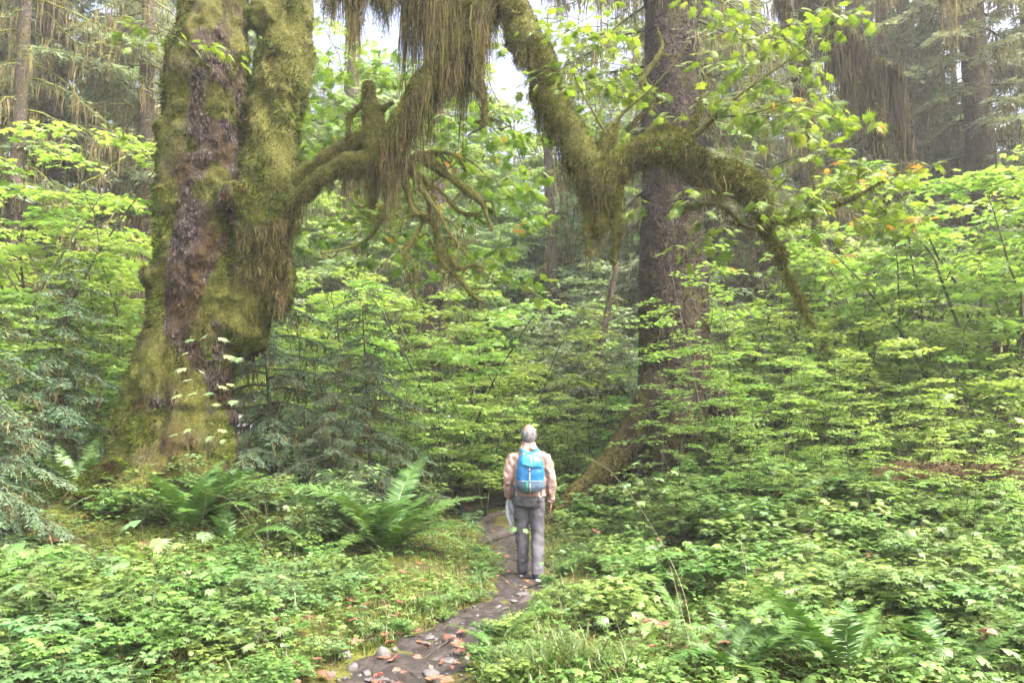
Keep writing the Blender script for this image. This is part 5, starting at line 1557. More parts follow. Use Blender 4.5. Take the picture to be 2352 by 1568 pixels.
    x = np.interp(Y, PATH_C[:, 1], PATH_C[:, 0]) + rng.normal(0, 0.55, len(Y)) * path_half(Y)
    g = Geo()
    for i in range(len(x)):
        r = rng.uniform(0.005, 0.017)
        V, Q, T = ellipsoid((x[i], Y[i], float(H(x[i], Y[i])) + 0.012), (r * rng.uniform(.8, 1.5), r, r * .6), 6, 4)
        g.add(V, Q, T)
    o = kind(g.build('pebbles', M['stone'], None, True), 'stuff')
    o['label'] = 'tiny pebbles trodden into the muddy path'; o['category'] = 'pebbles'
scatter_stuff()

# ------------------------------------------------------------------ stones on the path
def stone_mesh(seed):
    rng = np.random.default_rng(seed)
    V, Q, T = ellipsoid((0, 0, 0), (1, 1, 1), 16, 10)
    n = 0.35 * fbm(V * 1.1 + seed, 2, seed) + 0.06 * fbm(V * 3 + seed, 2, seed + 1)
    V = V * (1 + n)[:, None]
    for _ in range(5):
        d = unit(rng.normal(0, 1, 3)); h = rng.uniform(0.45, 0.75)
        over = np.maximum(0, V @ d - h)
        V = V - over[:, None] * d * 0.85
    return Geo().add(V, Q, T).mesh('stone', M['stone'], True)
STONES = [stone_mesh(500 + k) for k in range(6)]
def stones():
    rng = random.Random(77)
    rows = [(876, 1500, 33, 46, 'flat-topped grey'), (810, 1530, 30, 22, 'rounded grey'), (842, 1545, 28, 18, 'small pale'), (905, 1545, 48, 32, 'wedge-shaped pale'), (930, 1518, 32, 26, 'angular grey'), (958, 1535, 24, 26, 'rounded speckled'),
            (990, 1545, 46, 16, 'low flat'), (900, 1508, 20, 22, 'small rounded'), (906, 1490, 14, 12, 'tiny pale'), (1030, 1515, 60, 14, 'half-buried flat'), (975, 1480, 34, 14, 'flat buried'), (945, 1472, 22, 14, 'small grey'),
            (985, 1465, 26, 12, 'small smooth'), (1050, 1500, 20, 10, 'buried smooth'), (855, 1465, 34, 20, 'mossy grey'), (790, 1500, 30, 30, 'dark upright'), (1142, 1395, 26, 16, 'pale rounded'), (1162, 1398, 20, 14, 'pale small'),
            (1120, 1440, 34, 14, 'flat mud-coloured'), (1085, 1445, 26, 12, 'low grey'), (1205, 1365, 34, 14, 'flat worn'), (1240, 1372, 26, 10, 'thin worn'), (1180, 1380, 22, 10, 'rough small'), (1150, 1292, 30, 10, 'flat pale'), (1110, 1300, 20, 8, 'small flat'), (760, 1548, 26, 18, 'rough dark'),
            (870, 1560, 60, 14, 'flat slab-like'), (1040, 1460, 20, 10, 'tiny buried'), (1005, 1500, 18, 9, 'tiny smooth'), (930, 1455, 18, 12, 'tiny rough')]
    for i, (x, y, w, h, lk) in enumerate(rows):
        p = ground_px(x, min(y + h * 0.3, 1566))
        Y = p[1]
        o = link('stone', STONES[i % 6], None, p + UP * 0.012)
        s = w * Y / F_PX / 2 * 1.05
        o.scale = (s, s * rng.uniform(.7, 1), h * Y / F_PX / 2 * 1.05)
        o.rotation_euler = (rng.uniform(-.12, .12), rng.uniform(-.12, .12), rng.uniform(0, 6.28))
        at = 'near the yellow leaf' if x < 830 else 'in the near bend of the path' if y > 1420 else 'on the path before the hiker'
        tag(o, lk + ' stone ' + at, 'stone', 'stones on the muddy path')
stones()

# ------------------------------------------------------------------ roots and logs
def root(rows, label, r, name='tree_root', mat='root'):
    pts = []
    for (x, y, dz) in rows:
        p = ground_px(x, y)
        pts.append(p + UP * dz)
    c = _cat(np.array(pts), 24)
    b = c[len(c) // 2].copy()
    t = np.linspace(-1, 1, 24)
    V, Q, T = tube(c - b, r * (1 - 0.45 * np.abs(t) ** 3), 12)
    V = V + vnormals(V, Q, T) * (r * 0.22 * fbm((V + b) * np.array([6, 6, 6]), 3, 91))[:, None]
    o = Geo().add(V, Q, T).build(name, M[mat], None, True)
    o.location = b
    tag(o, label, 'root', 'roots crossing the path')
root([(1100, 1246, .0), (1140, 1240, .05), (1190, 1228, .06), (1240, 1215, .0)], 'thick grey root laid like a step across the path before the hiker', 0.085)
root([(1090, 1205, -.02), (1130, 1190, .03), (1180, 1180, .04), (1230, 1178, 0)], 'second root step higher up the path', 0.07)
root([(1080, 1180, -.02), (1110, 1170, .03), (1150, 1160, .03), (1180, 1158, 0)], 'weathered root where the path bends behind the fern', 0.05)
root([(1180, 1400, -.02), (1215, 1378, .02), (1250, 1366, .035), (1300, 1360, .0)], 'dark root at the hiker\'s feet with leaves caught on it', 0.045)
root([(1190, 1425, -.02), (1240, 1395, .02), (1300, 1385, .0)], 'thin root emerging from mud below the hiker', 0.02)
root([(920, 1555, -.02), (1000, 1520, .015), (1060, 1490, .0)], 'worn root running along the near bend of the path', 0.03)

for i, (x0, y0, x1, y1, lab) in enumerate([(960, 1530, 1040, 1470, 'thin dark twig lying across the near bend'), (1075, 1455, 1140, 1430, 'broken twig on the mud by the small fern'), (880, 1540, 960, 1560, 'short twig among the near stones'), (1190, 1330, 1260, 1345, 'twig on the mud below the hiker'), (560, 1500, 700, 1460, 'grey stick lying in the herbs'), (1420, 1480, 1560, 1450, 'brown stick lying under the seedlings'), (200, 1300, 330, 1280, 'dead stick near the leaf drift')]):
    root([(x0, y0, .02), ((x0 + x1) / 2 + 8, (y0 + y1) / 2 - 4, .035), (x1, y1, .02)], lab, 0.007, 'fallen_twig')

def mossy_log(a, b, r, label, stubs=()):
    rng = np.random.default_rng(int(a[0] * 10) & 255)
    mid = (a + b) / 2
    t = np.linspace(0, 1, 40)[:, None]
    c = a + (b - a) * t + np.stack([0 * t[:, 0], 0 * t[:, 0], 0.05 * np.sin(t[:, 0] * 5)], -1)
    V, Q, T = tube(c - mid, r * (1 + 0.12 * np.sin(np.linspace(0, 9, 40))), 20)
    V = V + vnormals(V, Q, T) * (0.07 * fbm((V + mid) * 2.5, 3, 95))[:, None]
    e = empty('fallen_log', mid)
    o = Geo().add(V, Q, T).build('wood', M['log'], e, True)
    ps, nn = sample(V, Q, 16000, rng)
    k = rng.random(len(ps)) < np.clip(0.45 + 0.5 * nn[:, 2] + 0.6 * fbm(ps * 2, 2, 97), 0, 1)
    kind(Geo().add(*tufts(rng, ps[k], nn[k], 0.06, 0.6)).build('moss', M['moss'], e), 'stuff')
    tag(e, label, 'log')
mossy_log(P(2010, 1120, 10.8), P(2480, 1085, 10.3), 0.27, 'rotting brown log patched with moss under the shrubs')
mossy_log(ground_px(190, 1170) + UP * .12, P(285, 1075, 10.6), 0.16, 'short broken log end at the foot of the mossy maple')
for i, (x, y, hgt, lab) in enumerate([(1790, 1150, .55, 'slim mossy stub standing below the spruce'), (2320, 1150, .6, 'pale mossy stub before the rotting log'), (1405, 1440, .26, 'short moss-covered stub right of the path'), (1690, 1180, .4, 'leaning mossy stub between spruce roots')]):
    rng = np.random.default_rng(600 + i)
    p = ground_px(x, y) if y > 1200 else ground_at(x, 10.0 + (i % 2))
    e = empty('mossy_stub', p)
    t = np.linspace(0, 1, 12)
    c = np.stack([0.04 * np.sin(4 * t + i), 0.03 * np.cos(3 * t), hgt * t - 0.03], -1)
    V, Q, T = tube(c, 0.05 * (1.2 - 0.4 * t), 10)
    V = V + vnormals(V, Q, T) * (0.02 * fbm(V * 9, 2, 98))[:, None]
    Geo().add(V, Q, T).build('wood', M['log'], e, True)
    ps, nn = sample(V, Q, 2500, rng)
    kind(Geo().add(*tufts(rng, ps, nn, 0.035, 0.8)).build('moss', M['moss'], e), 'stuff')
    tag(e, lab, 'stump')

# ------------------------------------------------------------------ fallen leaves
def fallen_mesh(seed, mat):
    V, F = BIGLEAF
    V = V.copy()
    rng = np.random.default_rng(seed)
    # curl the blade up and down, as dry leaves do
    c1, c2 = rng.uniform(-0.5, 0.7, 2)
    V[:, 2] += c1 * V[:, 0] ** 2 + c2 * (V[:, 1] - 0.45) ** 2 + 0.12 * np.sin(5 * V[:, 0] + seed) * V[:, 1]
    return Geo().add(V, F).mesh('fallen_leaf', mat)
FALLEN = [fallen_mesh(700 + k, M['dead']) for k in range(6)]
F_BRIGHT = fallen_mesh(720, M['dead_bright']); F_ORANGE = fallen_mesh(721, M['dead_orange'])

def fallen(p, s, me, label, rng, group=None, up=0.035):
    o = link('fallen_leaf', me, None, p + UP * up)
    o.scale = (s, s, s)
    o.rotation_euler = (rng.uniform(-.5, .5), rng.uniform(-.5, .5), rng.uniform(0, 6.28))
    tag(o, label, 'leaf', group)

def leaves():
    rng = random.Random(91)
    for x, y, s, lab in [(868, 1450, .19, 'bright cream-yellow fallen leaf beside the path stones')]:
        fallen(ground_px(x, y), s, F_BRIGHT, lab, rng, up=.05)
    for x, y, s, lab in [(1131, 1225, .10, 'small orange leaf stuck on the root step'), (1158, 1490, .10, 'orange leaf caught at the base of the small path-edge fern'), (1360, 1430, .14, 'rust-orange leaf right of the path'), (378, 1310, .14, 'yellow leaf among pale herbs'), (1215, 1345, .09, 'orange leaf on the mud behind the hiker\'s heel'), (1485, 1235, .15, 'orange leaf lying on the low shrubs'), (560, 1290, .13, 'golden leaf under the berry bush')]:
        fallen(ground_px(x, y), s, F_ORANGE, lab, rng, up=.05)
    spots = [(815, 1415, .2), (830, 1430, .17), (850, 1490, .2), (915, 1475, .18), (880, 1470, .16), (945, 1470, .13), (960, 1490, .12), (735, 1555, .2), (700, 1540, .16), (790, 1395, .14), (870, 1380, .14), (985, 1350, .15), (930, 1400, .13), (1000, 1440, .11), (890, 1540, .14), (905, 1555, .15), (1065, 1460, .12), (1020, 1476, .13),
             (670, 1395, .16), (640, 1370, .13), (700, 1440, .14), (620, 1410, .15), (560, 1350, .13), (760, 1330, .13), (1075, 1170, .15), (1100, 1280, .12), (1080, 1360, .12), (1060, 1345, .11), (1250, 1335, .1), (1225, 1350, .1), (1160, 1285, .11), (590, 1440, .14), (80, 1545, .24), (110, 1500, .2), (60, 1410, .16), (100, 1440, .15), (320, 1255, .15), (420, 1270, .13)]
    for x, y, s in spots:
        at = 'beside the near path stones' if y > 1440 and x > 680 else 'in the lower corner' if x < 130 else 'on the bank by the path' if x < 1050 else 'on the mud around the hiker'
        fallen(ground_px(x, y), s * rng.uniform(.75, 1.0), FALLEN[rng.randrange(6)], 'curled brown leaf ' + at, rng, 'brown leaves ' + at, up=0.06)
    for k in range(46):                       # blown on to the mud at the near bend
        Y = rng.uniform(4.7, 6.4)
        x = float(np.interp(Y, PATH_C[:, 1], PATH_C[:, 0])) + rng.uniform(-1.2, .7) * float(path_half(Y))
        fallen(G(x, Y), rng.uniform(.05, .15), FALLEN[rng.randrange(6)], 'brown leaf on the mud of the near bend', rng, 'leaves on the near bend', up=.04)
    for k in range(34):                       # the drift of leaves below the hemlock
        x, y = rng.gauss(70, 55), rng.gauss(1265, 26)
        fallen(ground_px(x, y), rng.uniform(.13, .22), FALLEN[rng.randrange(6)], 'reddish maple leaf drifted under the hemlock', rng, 'leaves drifted under the hemlock')
    for k in range(26):
        x, y = rng.uniform(180, 340), rng.uniform(1110, 1200)
        fallen(ground_px(x, y), rng.uniform(.1, .16), FALLEN[rng.randrange(6)], 'brown leaf on the mossy maple roots', rng, 'leaves on the maple roots', up=.06)
    for k in range(60):
        x, y = rng.uniform(1380, 2340), rng.uniform(1180, 1560)
        fallen(ground_px(x, y), rng.uniform(.1, .18), FALLEN[rng.randrange(6)], 'brown maple leaf lodged among low shrubs', rng, 'leaves among the low shrubs', up=rng.uniform(.05, .3))
    for k in range(40):
        x, y = rng.uniform(420, 1000), rng.uniform(1290, 1550)
        p = ground_px(x, y)
        if on_path(p[0], p[1], 0): continue
        fallen(p, rng.uniform(.08, .15), FALLEN[rng.randrange(6)], 'small brown leaf left of the path', rng, 'small leaves left of the path', up=0.075)
leaves()

# ------------------------------------------------------------------ the hiker
M['jacket'] = plain_mat('peach_windbreaker', (0.22, 0.145, 0.118), (0.30, 0.205, 0.172), 6, 0.45, 0.8, 14, spec=0.45, dist=0.03)
M['trousers'] = plain_mat('grey_trousers', (0.05, 0.05, 0.058), (0.082, 0.082, 0.093), 6, 0.7, 0.3, 18, spec=0.3, dist=0.02)
M['skin'] = plain_mat('skin', (0.25, 0.115, 0.08), (0.33, 0.16, 0.115), 12, 0.5, 0.1, 60, spec=0.4, dist=0.003)
M['hair'] = plain_mat('grey_hair', (0.10, 0.10, 0.105), (0.26, 0.26, 0.27), 60, 0.6, 0.5, 120, spec=0.3, dist=0.006)
M['pack_blue'] = plain_mat('blue_nylon', (0.006, 0.09, 0.235), (0.011, 0.13, 0.31), 5, 0.42, 0.4, 16, spec=0.45, dist=0.02)
M['pack_lid'] = plain_mat('light_blue_nylon', (0.011, 0.14, 0.29), (0.018, 0.18, 0.34), 5, 0.42, 0.35, 16, spec=0.45, dist=0.02)
M['pack_grey'] = plain_mat('grey_blue_nylon', (0.06, 0.10, 0.15), (0.085, 0.135, 0.19), 6, 0.5, 0.4, 18, spec=0.4, dist=0.02)
M['webbing'] = plain_mat('dark_webbing', (0.03, 0.04, 0.06), (0.05, 0.06, 0.09), 20, 0.7, 0)
M['pale_web'] = plain_mat('pale_webbing', (0.3, 0.31, 0.34), (0.37, 0.38, 0.41), 20, 0.7, 0)
M['green_web'] = plain_mat('green_webbing', (0.03, 0.20, 0.16), (0.04, 0.25, 0.2), 20, 0.7, 0)
M['hat'] = plain_mat('pale_grey_cloth', (0.24, 0.255, 0.28), (0.36, 0.375, 0.40), 7, 0.75, 0.3, 20, dist=0.02)
M['hat_dark'] = plain_mat('slate_cloth', (0.12, 0.125, 0.15), (0.18, 0.185, 0.21), 9, 0.75, 0.2, 20)
M['shoe'] = plain_mat('navy_shoe', (0.02, 0.025, 0.06), (0.05, 0.06, 0.12), 10, 0.6, 0.2)
M['sole'] = plain_mat('white_sole', (0.40, 0.40, 0.41), (0.55, 0.55, 0.55), 10, 0.6, 0.2)
M['black'] = plain_mat('black_rubber', (0.012, 0.012, 0.013), (0.02, 0.02, 0.02), 10, 0.5, 0)

def ribbon(pts, w, th, side):
    """flat strap along pts; side: direction of its width"""
    c = _cat(np.asarray(pts, float), max(8, 6 * len(pts)))
    t = unit(np.gradient(c, axis=0))
    s = np.tile(np.asarray(side, float), (len(c), 1))
    s = unit(s - t * (s * t).sum(1, keepdims=True))
    n = np.cross(t, s)
    R = np.stack([c - s * w / 2 - n * th / 2, c + s * w / 2 - n * th / 2, c + s * w / 2 + n * th / 2, c - s * w / 2 + n * th / 2], 1)
    return loft(R)

def finger(base, d, curl_axis, L, r, bend):
    """three bones, bending about curl_axis"""
    p = [np.array(base, float)]
    d = unit(d)
    for k, f in enumerate((0.45, 0.32, 0.23)):
        p.append(p[-1] + d * L * f)
        q = Quaternion(Vector(curl_axis), bend)
        d = np.array(q @ Vector(d))
    return tube(np.array(p), np.array([r, r * 0.95, r * 0.85, r * 0.7]), 8)

def build_person():
    F = ground_px(1216, 1331)
    S = 0.995
    def fin(g_or_v, Q=None, T=None):
        return g_or_v
    # ---- skin: head, neck, hands and the body inside the clothes, one surface
    g = Geo()
    hz = 1.635
    g.add(*ellipsoid((0, 0.005, hz + 0.018), (0.076, 0.097, 0.098), 24, 16))          # skull
    g.add(*ellipsoid((0, 0.035, hz - 0.05), (0.060, 0.070, 0.075), 20, 12))           # jaw
    g.add(*ellipsoid((0, 0.108, hz - 0.02), (0.013, 0.020, 0.026), 12, 8))            # nose
    g.add(*ellipsoid((0, 0.092, hz - 0.105), (0.022, 0.018, 0.014), 12, 8))           # chin
    g.add(*ellipsoid((0, 0.098, hz - 0.065), (0.024, 0.012, 0.008), 12, 8))           # lips
    for s in (-1, 1):
        g.add(*ellipsoid((s * 0.03, 0.094, hz + 0.022), (0.022, 0.012, 0.008), 12, 8))  # brow
        g.add(*ellipsoid((s * 0.030, 0.086, hz + 0.004), (0.013, 0.012, 0.010), 12, 8))  # eye
        g.add(*ellipsoid((s * 0.080, 0.005, hz - 0.012), (0.010, 0.020, 0.033), 12, 8))  # ear
    g.add(*tube(np.array([(0, -0.01, 1.40), (0, -0.005, 1.50), (0, 0.01, 1.57)]), np.array([0.07, 0.058, 0.056]), 16))
    g.add(*loft([ering((0, 0, z), rx, ry, 20) for z, rx, ry in [(0.82, .14, .10), (0.95, .155, .105), (1.1, .145, .10), (1.28, .165, .10), (1.38, .16, .085), (1.44, .09, .07)]]))
    arms = {-1: [(-.165, 0, 1.385), (-.238, -.03, 1.14), (-.236, .045, .945)], 1: [(.165, 0, 1.385), (.243, -.02, 1.13), (.246, .03, .895)]}
    for s, a in arms.items():
        g.add(*tube(_cat(np.array(a), 10), np.linspace(0.05, 0.029, 10), 12))
        w = np.array(a[2]); d = unit(w - np.array(a[1]) + np.array([0, 0, -.25]))
        out = np.array([s, 0.0, 0.0])
        palm = w + d * 0.055
        pr = tube(np.array([w, w + d * 0.03, w + d * 0.06, w + d * 0.09]), np.array([0.026, 0.033, 0.036, 0.030]), 12)
        V = pr[0].copy(); V[:, 0] = w[0] + (V[:, 0] - w[0]) * 0.55                       # flat hand, palm towards the thigh
        g.add(V, *pr[1:])
        fw = unit(np.array([0, 1.0, 0.1]))
        bend = 0.75 if s < 0 else 0.42
        for k, (off, L, r) in enumerate([(-.027, .062, .0078), (-.009, .076, .0085), (.010, .08, .0088), (.028, .073, .0086)]):
            b = w + d * 0.085 + fw * off
            g.add(*finger(b, d + fw * off * 3 - out * 0.15, (0, -s * 1.0, 0) if True else None, L, r, -bend if s > 0 else -bend))
        g.add(*finger(w + d * 0.03 + fw * 0.03, unit(d + fw * 0.9 - out * 0.2), (0, -s, 0), 0.062, .0095, -0.25))
    for s, (kx, ky, ax, ay) in {-1: (-.08, .075, -.072, .13), 1: (.095, .0, .088, -.13)}.items():
        g.add(*tube(_cat(np.array([(s * .085, 0, .88), (kx, ky, .50), (ax, ay, .08)]), 12), np.concatenate([np.linspace(.075, .05, 6), np.linspace(.05, .035, 6)]), 12))
        g.add(*ellipsoid((ax + s * .005, ay + .06, .045), (.032, .10, .03), 12, 8))
    V, Q, T = fuse(g, 0.0065, 3)
    body = Geo().add(V, Q, T).build('person', M['skin'], None, True)
    body.location = F
    body.scale = (S, S, S)
    tag(body, 'grey-haired hiker in a peach jacket and grey trousers walking away along the path', 'person')

    def cloth(nm, geo, vox, mat, amp, freq, seed, sm=5):
        V, Q, T = fuse(geo, vox, sm)
        Nn = vnormals(V, Q, T)
        r1 = 1 - np.abs(fbm(V * np.array(freq), 2, seed))
        V = V + Nn * (amp * (r1 - 0.6) + amp * 0.5 * fbm(V * np.array(freq) * 2.3, 2, seed + 3))[:, None]
        return Geo().add(V, Q, T).build(nm, M[mat], body, True)
    # ---- jacket
    g = Geo()
    g.add(*loft([ering((0, y, z), rx, ry, 28, 2.3) for z, rx, ry, y in [(.945, .180, .128, 0), (.96, .190, .138, 0), (1.02, .188, .138, 0), (1.12, .186, .132, 0), (1.24, .192, .13, -.005), (1.33, .195, .125, -.01), (1.38, .175, .112, -.012), (1.42, .145, .095, -.012), (1.465, .105, .088, -.01), (1.50, .084, .082, -.004), (1.545, .072, .074, 0.002)]]))
    for s, a in arms.items():
        e = np.array(a)
        e[0, 0] *= 1.05
        wr = e[2] + unit(e[2] - e[1]) * (0.0 if s < 0 else 0.012)
        c = _cat(np.array([e[0], e[1], wr]), 14)
        g.add(*tube(c, np.concatenate([np.linspace(.078, .062, 7), np.linspace(.061, .047, 7)]), 16))
    for s in (-1, 1):
        g.add(*ellipsoid((s * .150, -.005, 1.372), (.085, .085, .062), 18, 12))
    g.add(*ellipsoid((0, -.055, 1.475), (.105, .055, .042), 18, 10))                      # hood collar rolled behind the neck
    g.add(*ellipsoid((-.03, -.075, 1.445), (.075, .035, .03), 16, 10))
    cloth('jacket', g, 0.0105, 'jacket', 0.019, (11, 11, 8), 301, 2)
    # cuffs, hem and yoke seam
    for s, a in arms.items():
        e = np.array(a); dd = unit(e[2] - e[1]); w_ = e[2] + dd * (0.004 if s < 0 else 0.016)
        Geo().add(*tube(np.array([w_ - dd * 0.014, w_ + dd * 0.008]), 0.050, 18)).build('cuff', M['jacket'], body, True)
    Geo().add(*loft([ering((0, 0, z), rx, ry, 32, 2.3) for z, rx, ry in [(.935, .186, .136), (.94, .196, .146), (.962, .196, .146), (.967, .188, .138)]])).build('hem', M['jacket'], body, True)
    # ---- trousers
    g = Geo()
    g.add(*loft([ering((0, y, z), rx, ry, 28, 2.2) for z, rx, ry, y in [(.80, .12, .10, 0), (.83, .165, .128, -.012), (.90, .180, .135, -.015), (.96, .175, .125, -.005), (1.0, .168, .118, 0)]]))
    for s, (kx, ky, ax, ay) in {-1: (-.08, .075, -.072, .13), 1: (.095, .0, .088, -.13)}.items():
        c = _cat(np.array([(s * .088, -.005, .87), (s * .088, ky * .5, .70), (kx, ky, .50), ((kx + ax) / 2, (ky + ay) / 2 - .012, .28), (ax, ay - .015, .075)]), 18)
        g.add(*tube(c, np.concatenate([np.linspace(.096, .078, 9), np.linspace(.077, .066, 9)]), 18))
    cloth('trousers', g, 0.0105, 'trousers', 0.012, (9, 9, 8), 311, 3)
    o = Geo().add(*loft([ering((0.115, -.137 - .004 * k, .905), .032 - .004 * k, .03 - .004 * k, 12, 4, rot=[[1, 0, 0], [0, 0, 1], [0, 1, 0]]) for k in range(3)])).build('back_pocket', M['trousers'], body, True)
    Geo().add(*loft([ering((0.122, -.150 - .003 * k, .945), .014, .009, 10, 5, rot=[[1, 0, 0], [0, 0, 1], [0, 1, 0]]) for k in range(2)])).build('pocket_tag', M['sole'], body)
    # ---- shoes
    for s, (ax, ay) in {-1: (-.072, .13), 1: (.088, -.13)}.items():
        g = Geo()
        g.add(*ellipsoid((ax, ay + .0, .060), (.040, .055, .048), 16, 10)); g.add(*ellipsoid((ax + s * .006, ay + .12, .045), (.042, .085, .036), 16, 10)); g.add(*ellipsoid((ax, ay - .005, .10), (.037, .042, .035), 16, 10))
        V, Q, T = fuse(g, 0.006, 4)
        sh = Geo().add(V, Q, T).build('shoe', M['shoe'], body, True)
        rr = [ering((ax + s * .004, ay + .07, z), rx, ry, 24, 2.6) for z, rx, ry in [(0.0, .042, .135), (.012, .046, .142), (.030, .044, .138), (.038, .036, .125)]]
        Geo().add(*loft(rr)).build('sole', M['sole'], sh, True)
    # ---- hair: a ring round the back and sides, the crown bald
    rng = np.random.default_rng(71)
    pts, nn = [], []
    while len(pts) < 2600:
        d = unit(rng.normal(0, 1, 3))
        p = np.array([0, 0.005, hz + 0.018]) + d * np.array([0.077, 0.098, 0.099])
        front = d[1] > 0.35
        if front or p[2] < hz - 0.085 or p[2] > hz + 0.078 - 0.025 * rng.random() - (0.018 if abs(d[0]) < 0.55 else 0):
            continue
        if abs(d[0]) > 0.8 and p[2] < hz - 0.02 and d[1] > -0.1: continue
        pts.append(p); nn.append(d)
    pts, nn = np.array(pts), np.array(nn)
    strand = (np.array([(-0.13, 0, 0), (0.13, 0, 0), (0.10, 0.6, 0.10), (-0.10, 0.6, 0.10), (0, 1.0, 0.05)]), np.array([(0, 1, 2), (0, 2, 3), (3, 2, 4)]))
    dirs = unit(-UP * 0.8 + nn * 0.35 + rng.normal(0, 0.25, nn.shape))
    Geo().add(*place(strand[0], strand[1], pts - nn * 0.003, dirs, nn, rng.uniform(0.02, 0.034, len(pts)))).build('hair', M['hair'], body)
    # ---- watch
    w = np.array(arms[-1][2]) + np.array([0, 0.004, -0.012])
    d = unit(np.array(arms[-1][2]) - np.array(arms[-1][1]))
    Geo().add(*tube(np.array([w - d * 0.010, w + d * 0.010]), 0.034, 16)).build('watch', M['black'], body, True)

    # ---- backpack
    bp = empty('backpack', F + np.array([0, -.2, 1.0]) * S, 0, S)
    o3 = np.array([0, -.2, 1.0])
    tag(bp, 'blue nylon rucksack with grey base worn by the hiker', 'backpack')
    prof = [(1.000, .085, .05, .012), (1.012, .118, .07, .01), (1.05, .145, .088, .006), (1.12, .157, .095, .004), (1.20, .158, .095, 0), (1.28, .150, .090, 0), (1.34, .135, .082, 0), (1.39, .115, .07, 0.01), (1.425, .085, .05, .02), (1.438, .05, .03, .03)]
    def pack(lo, hi, grow, nm, mat, seed):
        R = []
        zs = np.linspace(lo, hi, 22)
        for z in zs:
            rx = np.interp(z, [p[0] for p in prof], [p[1] for p in prof]) + grow
            ry = np.interp(z, [p[0] for p in prof], [p[2] for p in prof]) + grow
            yy = np.interp(z, [p[0] for p in prof], [p[3] for p in prof])
            R.append(ering((0.008, -.215 + yy, z), rx, ry, 40, 2.7))
        V, Q, T = loft(R)
        n = vnormals(V, Q, T)
        V = V + n * (0.010 * (1 - np.abs(fbm(V * np.array([9, 9, 7]), 2, seed))) - 0.006 + 0.004 * fbm(V * 24, 2, seed + 5))[:, None]
        return Geo().add(V - o3, Q, T).build(nm, M[mat], bp, True)
    pack(1.000, 1.438, 0.0, 'pack_body', 'pack_blue', 401)
    pack(1.000, 1.125, 0.006, 'base_panel', 'pack_grey', 401)
    # lid flap
    U, Vv = np.meshgrid(np.linspace(-1, 1, 15), np.linspace(0, 1, 15))
    hw = 0.075 + 0.045 * np.sin(Vv * 1.9)
    X = 0.010 + U * hw + 0.012 * Vv
    Zt = 1.44 - (0.150 + 0.02 * U * Vv) * Vv - 0.02 * (1 - np.abs(U)) * Vv
    ry = np.interp(Zt, [p[0] for p in prof], [p[2] for p in prof])
    rx = np.interp(Zt, [p[0] for p in prof], [p[1] for p in prof])
    yy = np.interp(Zt, [p[0] for p in prof], [p[3] for p in prof])
    Yb = -.215 + yy - ry * np.clip(1 - np.abs((X - .008) / (rx + .01)) ** 2.7, 0.15, 1) ** (1 / 2.7) - 0.016 - 0.006 * np.sin(Vv * 9 + U * 3) * Vv
    A = np.stack([X, Yb, Zt], -1).reshape(-1, 3)
    Bk = A + np.array([0, 0.014, 0])
    n = 15
    i = np.arange(n - 1)[:, None] * n; j = np.arange(n - 1)[None]
    Qf = np.stack([i + j, i + n + j, i + n + j + 1, i + j + 1], -1).reshape(-1, 4)
    rim = [k for k in range(n)] + [k * n + n - 1 for k in range(1, n)] + [n * n - 1 - k for k in range(1, n)] + [k * n for k in range(n - 2, 0, -1)]
    rim = np.array(rim)
    rq = np.stack([rim, np.roll(rim, -1), np.roll(rim, -1) + n * n, rim + n * n], -1)
    lid = Geo().add(np.vstack([A, Bk]) - o3, Qf, Qf[:, ::-1] + n * n, rq).build('lid', M['pack_lid'], bp, True)
    Geo().add(*ribbon(np.array([(0.012, -.300, 1.405), (0.014, -.318, 1.36), (0.018, -.328, 1.31)]) - o3, 0.006, 0.004, (1, 0, 0))).build('zipper', M['pale_web'], lid)
    for s in (-1, 1):
        Geo().add(*ribbon(np.array([(s * .055, -.20, 1.41), (s * .075, -.12, 1.455), (s * .088, -.02, 1.475), (s * .10, .09, 1.41), (s * .115, .135, 1.28), (s * .13, .125, 1.12), (s * .165, .03, 1.05), (s * .15, -.15, 1.05)]) - o3, 0.05, 0.012, (1, 0.15 * s, 0))).build('shoulder_strap', M['pack_blue'], bp, True)
        Geo().add(*ribbon(np.array([(s * .06, -.26, 1.405), (s * .063, -.255, 1.425), (s * .06, -.23, 1.425)]) - o3, 0.022, 0.008, (1, 0, 0))).build('buckle', M['pale_web'], bp)
        Geo().add(*ribbon(np.array([(s * .125, -.235, 1.03), (s * .13, -.23, .98), (s * .125, -.215, .955)]) - o3, 0.014, 0.003, (1, 0, 0))).build('loose_strap', M['webbing'], bp)
        for z in (1.13, 1.2):
            Geo().add(*ellipsoid(np.array([s * .105, -.296, z]) - o3, (.010, .006, .006), 8, 6)).build('cord_lock', M['black'], bp)
    Geo().add(*ribbon(np.array([(0.0, -.322, 1.265), (0.0, -.321, 1.20), (0.0, -.319, 1.13)]) - o3, 0.012, 0.004, (1, 0, 0))).build('centre_strap', M['pale_web'], bp)
    Geo().add(*ellipsoid(np.array([0.0, -.324, 1.232]) - o3, (.012, .006, .010), 10, 6)).build('buckle', M['black'], bp)
    Geo().add(*ribbon(np.array([(0.005, -.324, 1.10), (0.006, -.318, 1.05), (0.008, -.295, 1.012)]) - o3, 0.014, 0.004, (1, 0, 0))).build('centre_strap', M['pale_web'], bp)
    Geo().add(*ribbon(np.array([(-0.03, -.322, 1.12), (-0.03, -.316, 1.06), (-0.03, -.292, 1.014)]) - o3, 0.026, 0.003, (1, 0, 0))).build('stripe', M['green_web'], bp)
    Geo().add(*ribbon(np.array([(-.175, -.10, 1.05), (-.178, -.09, .95), (-.176, -.085, .86)]) - o3, 0.02, 0.003, (1, 0, 0))).build('loose_strap', M['webbing'], bp)

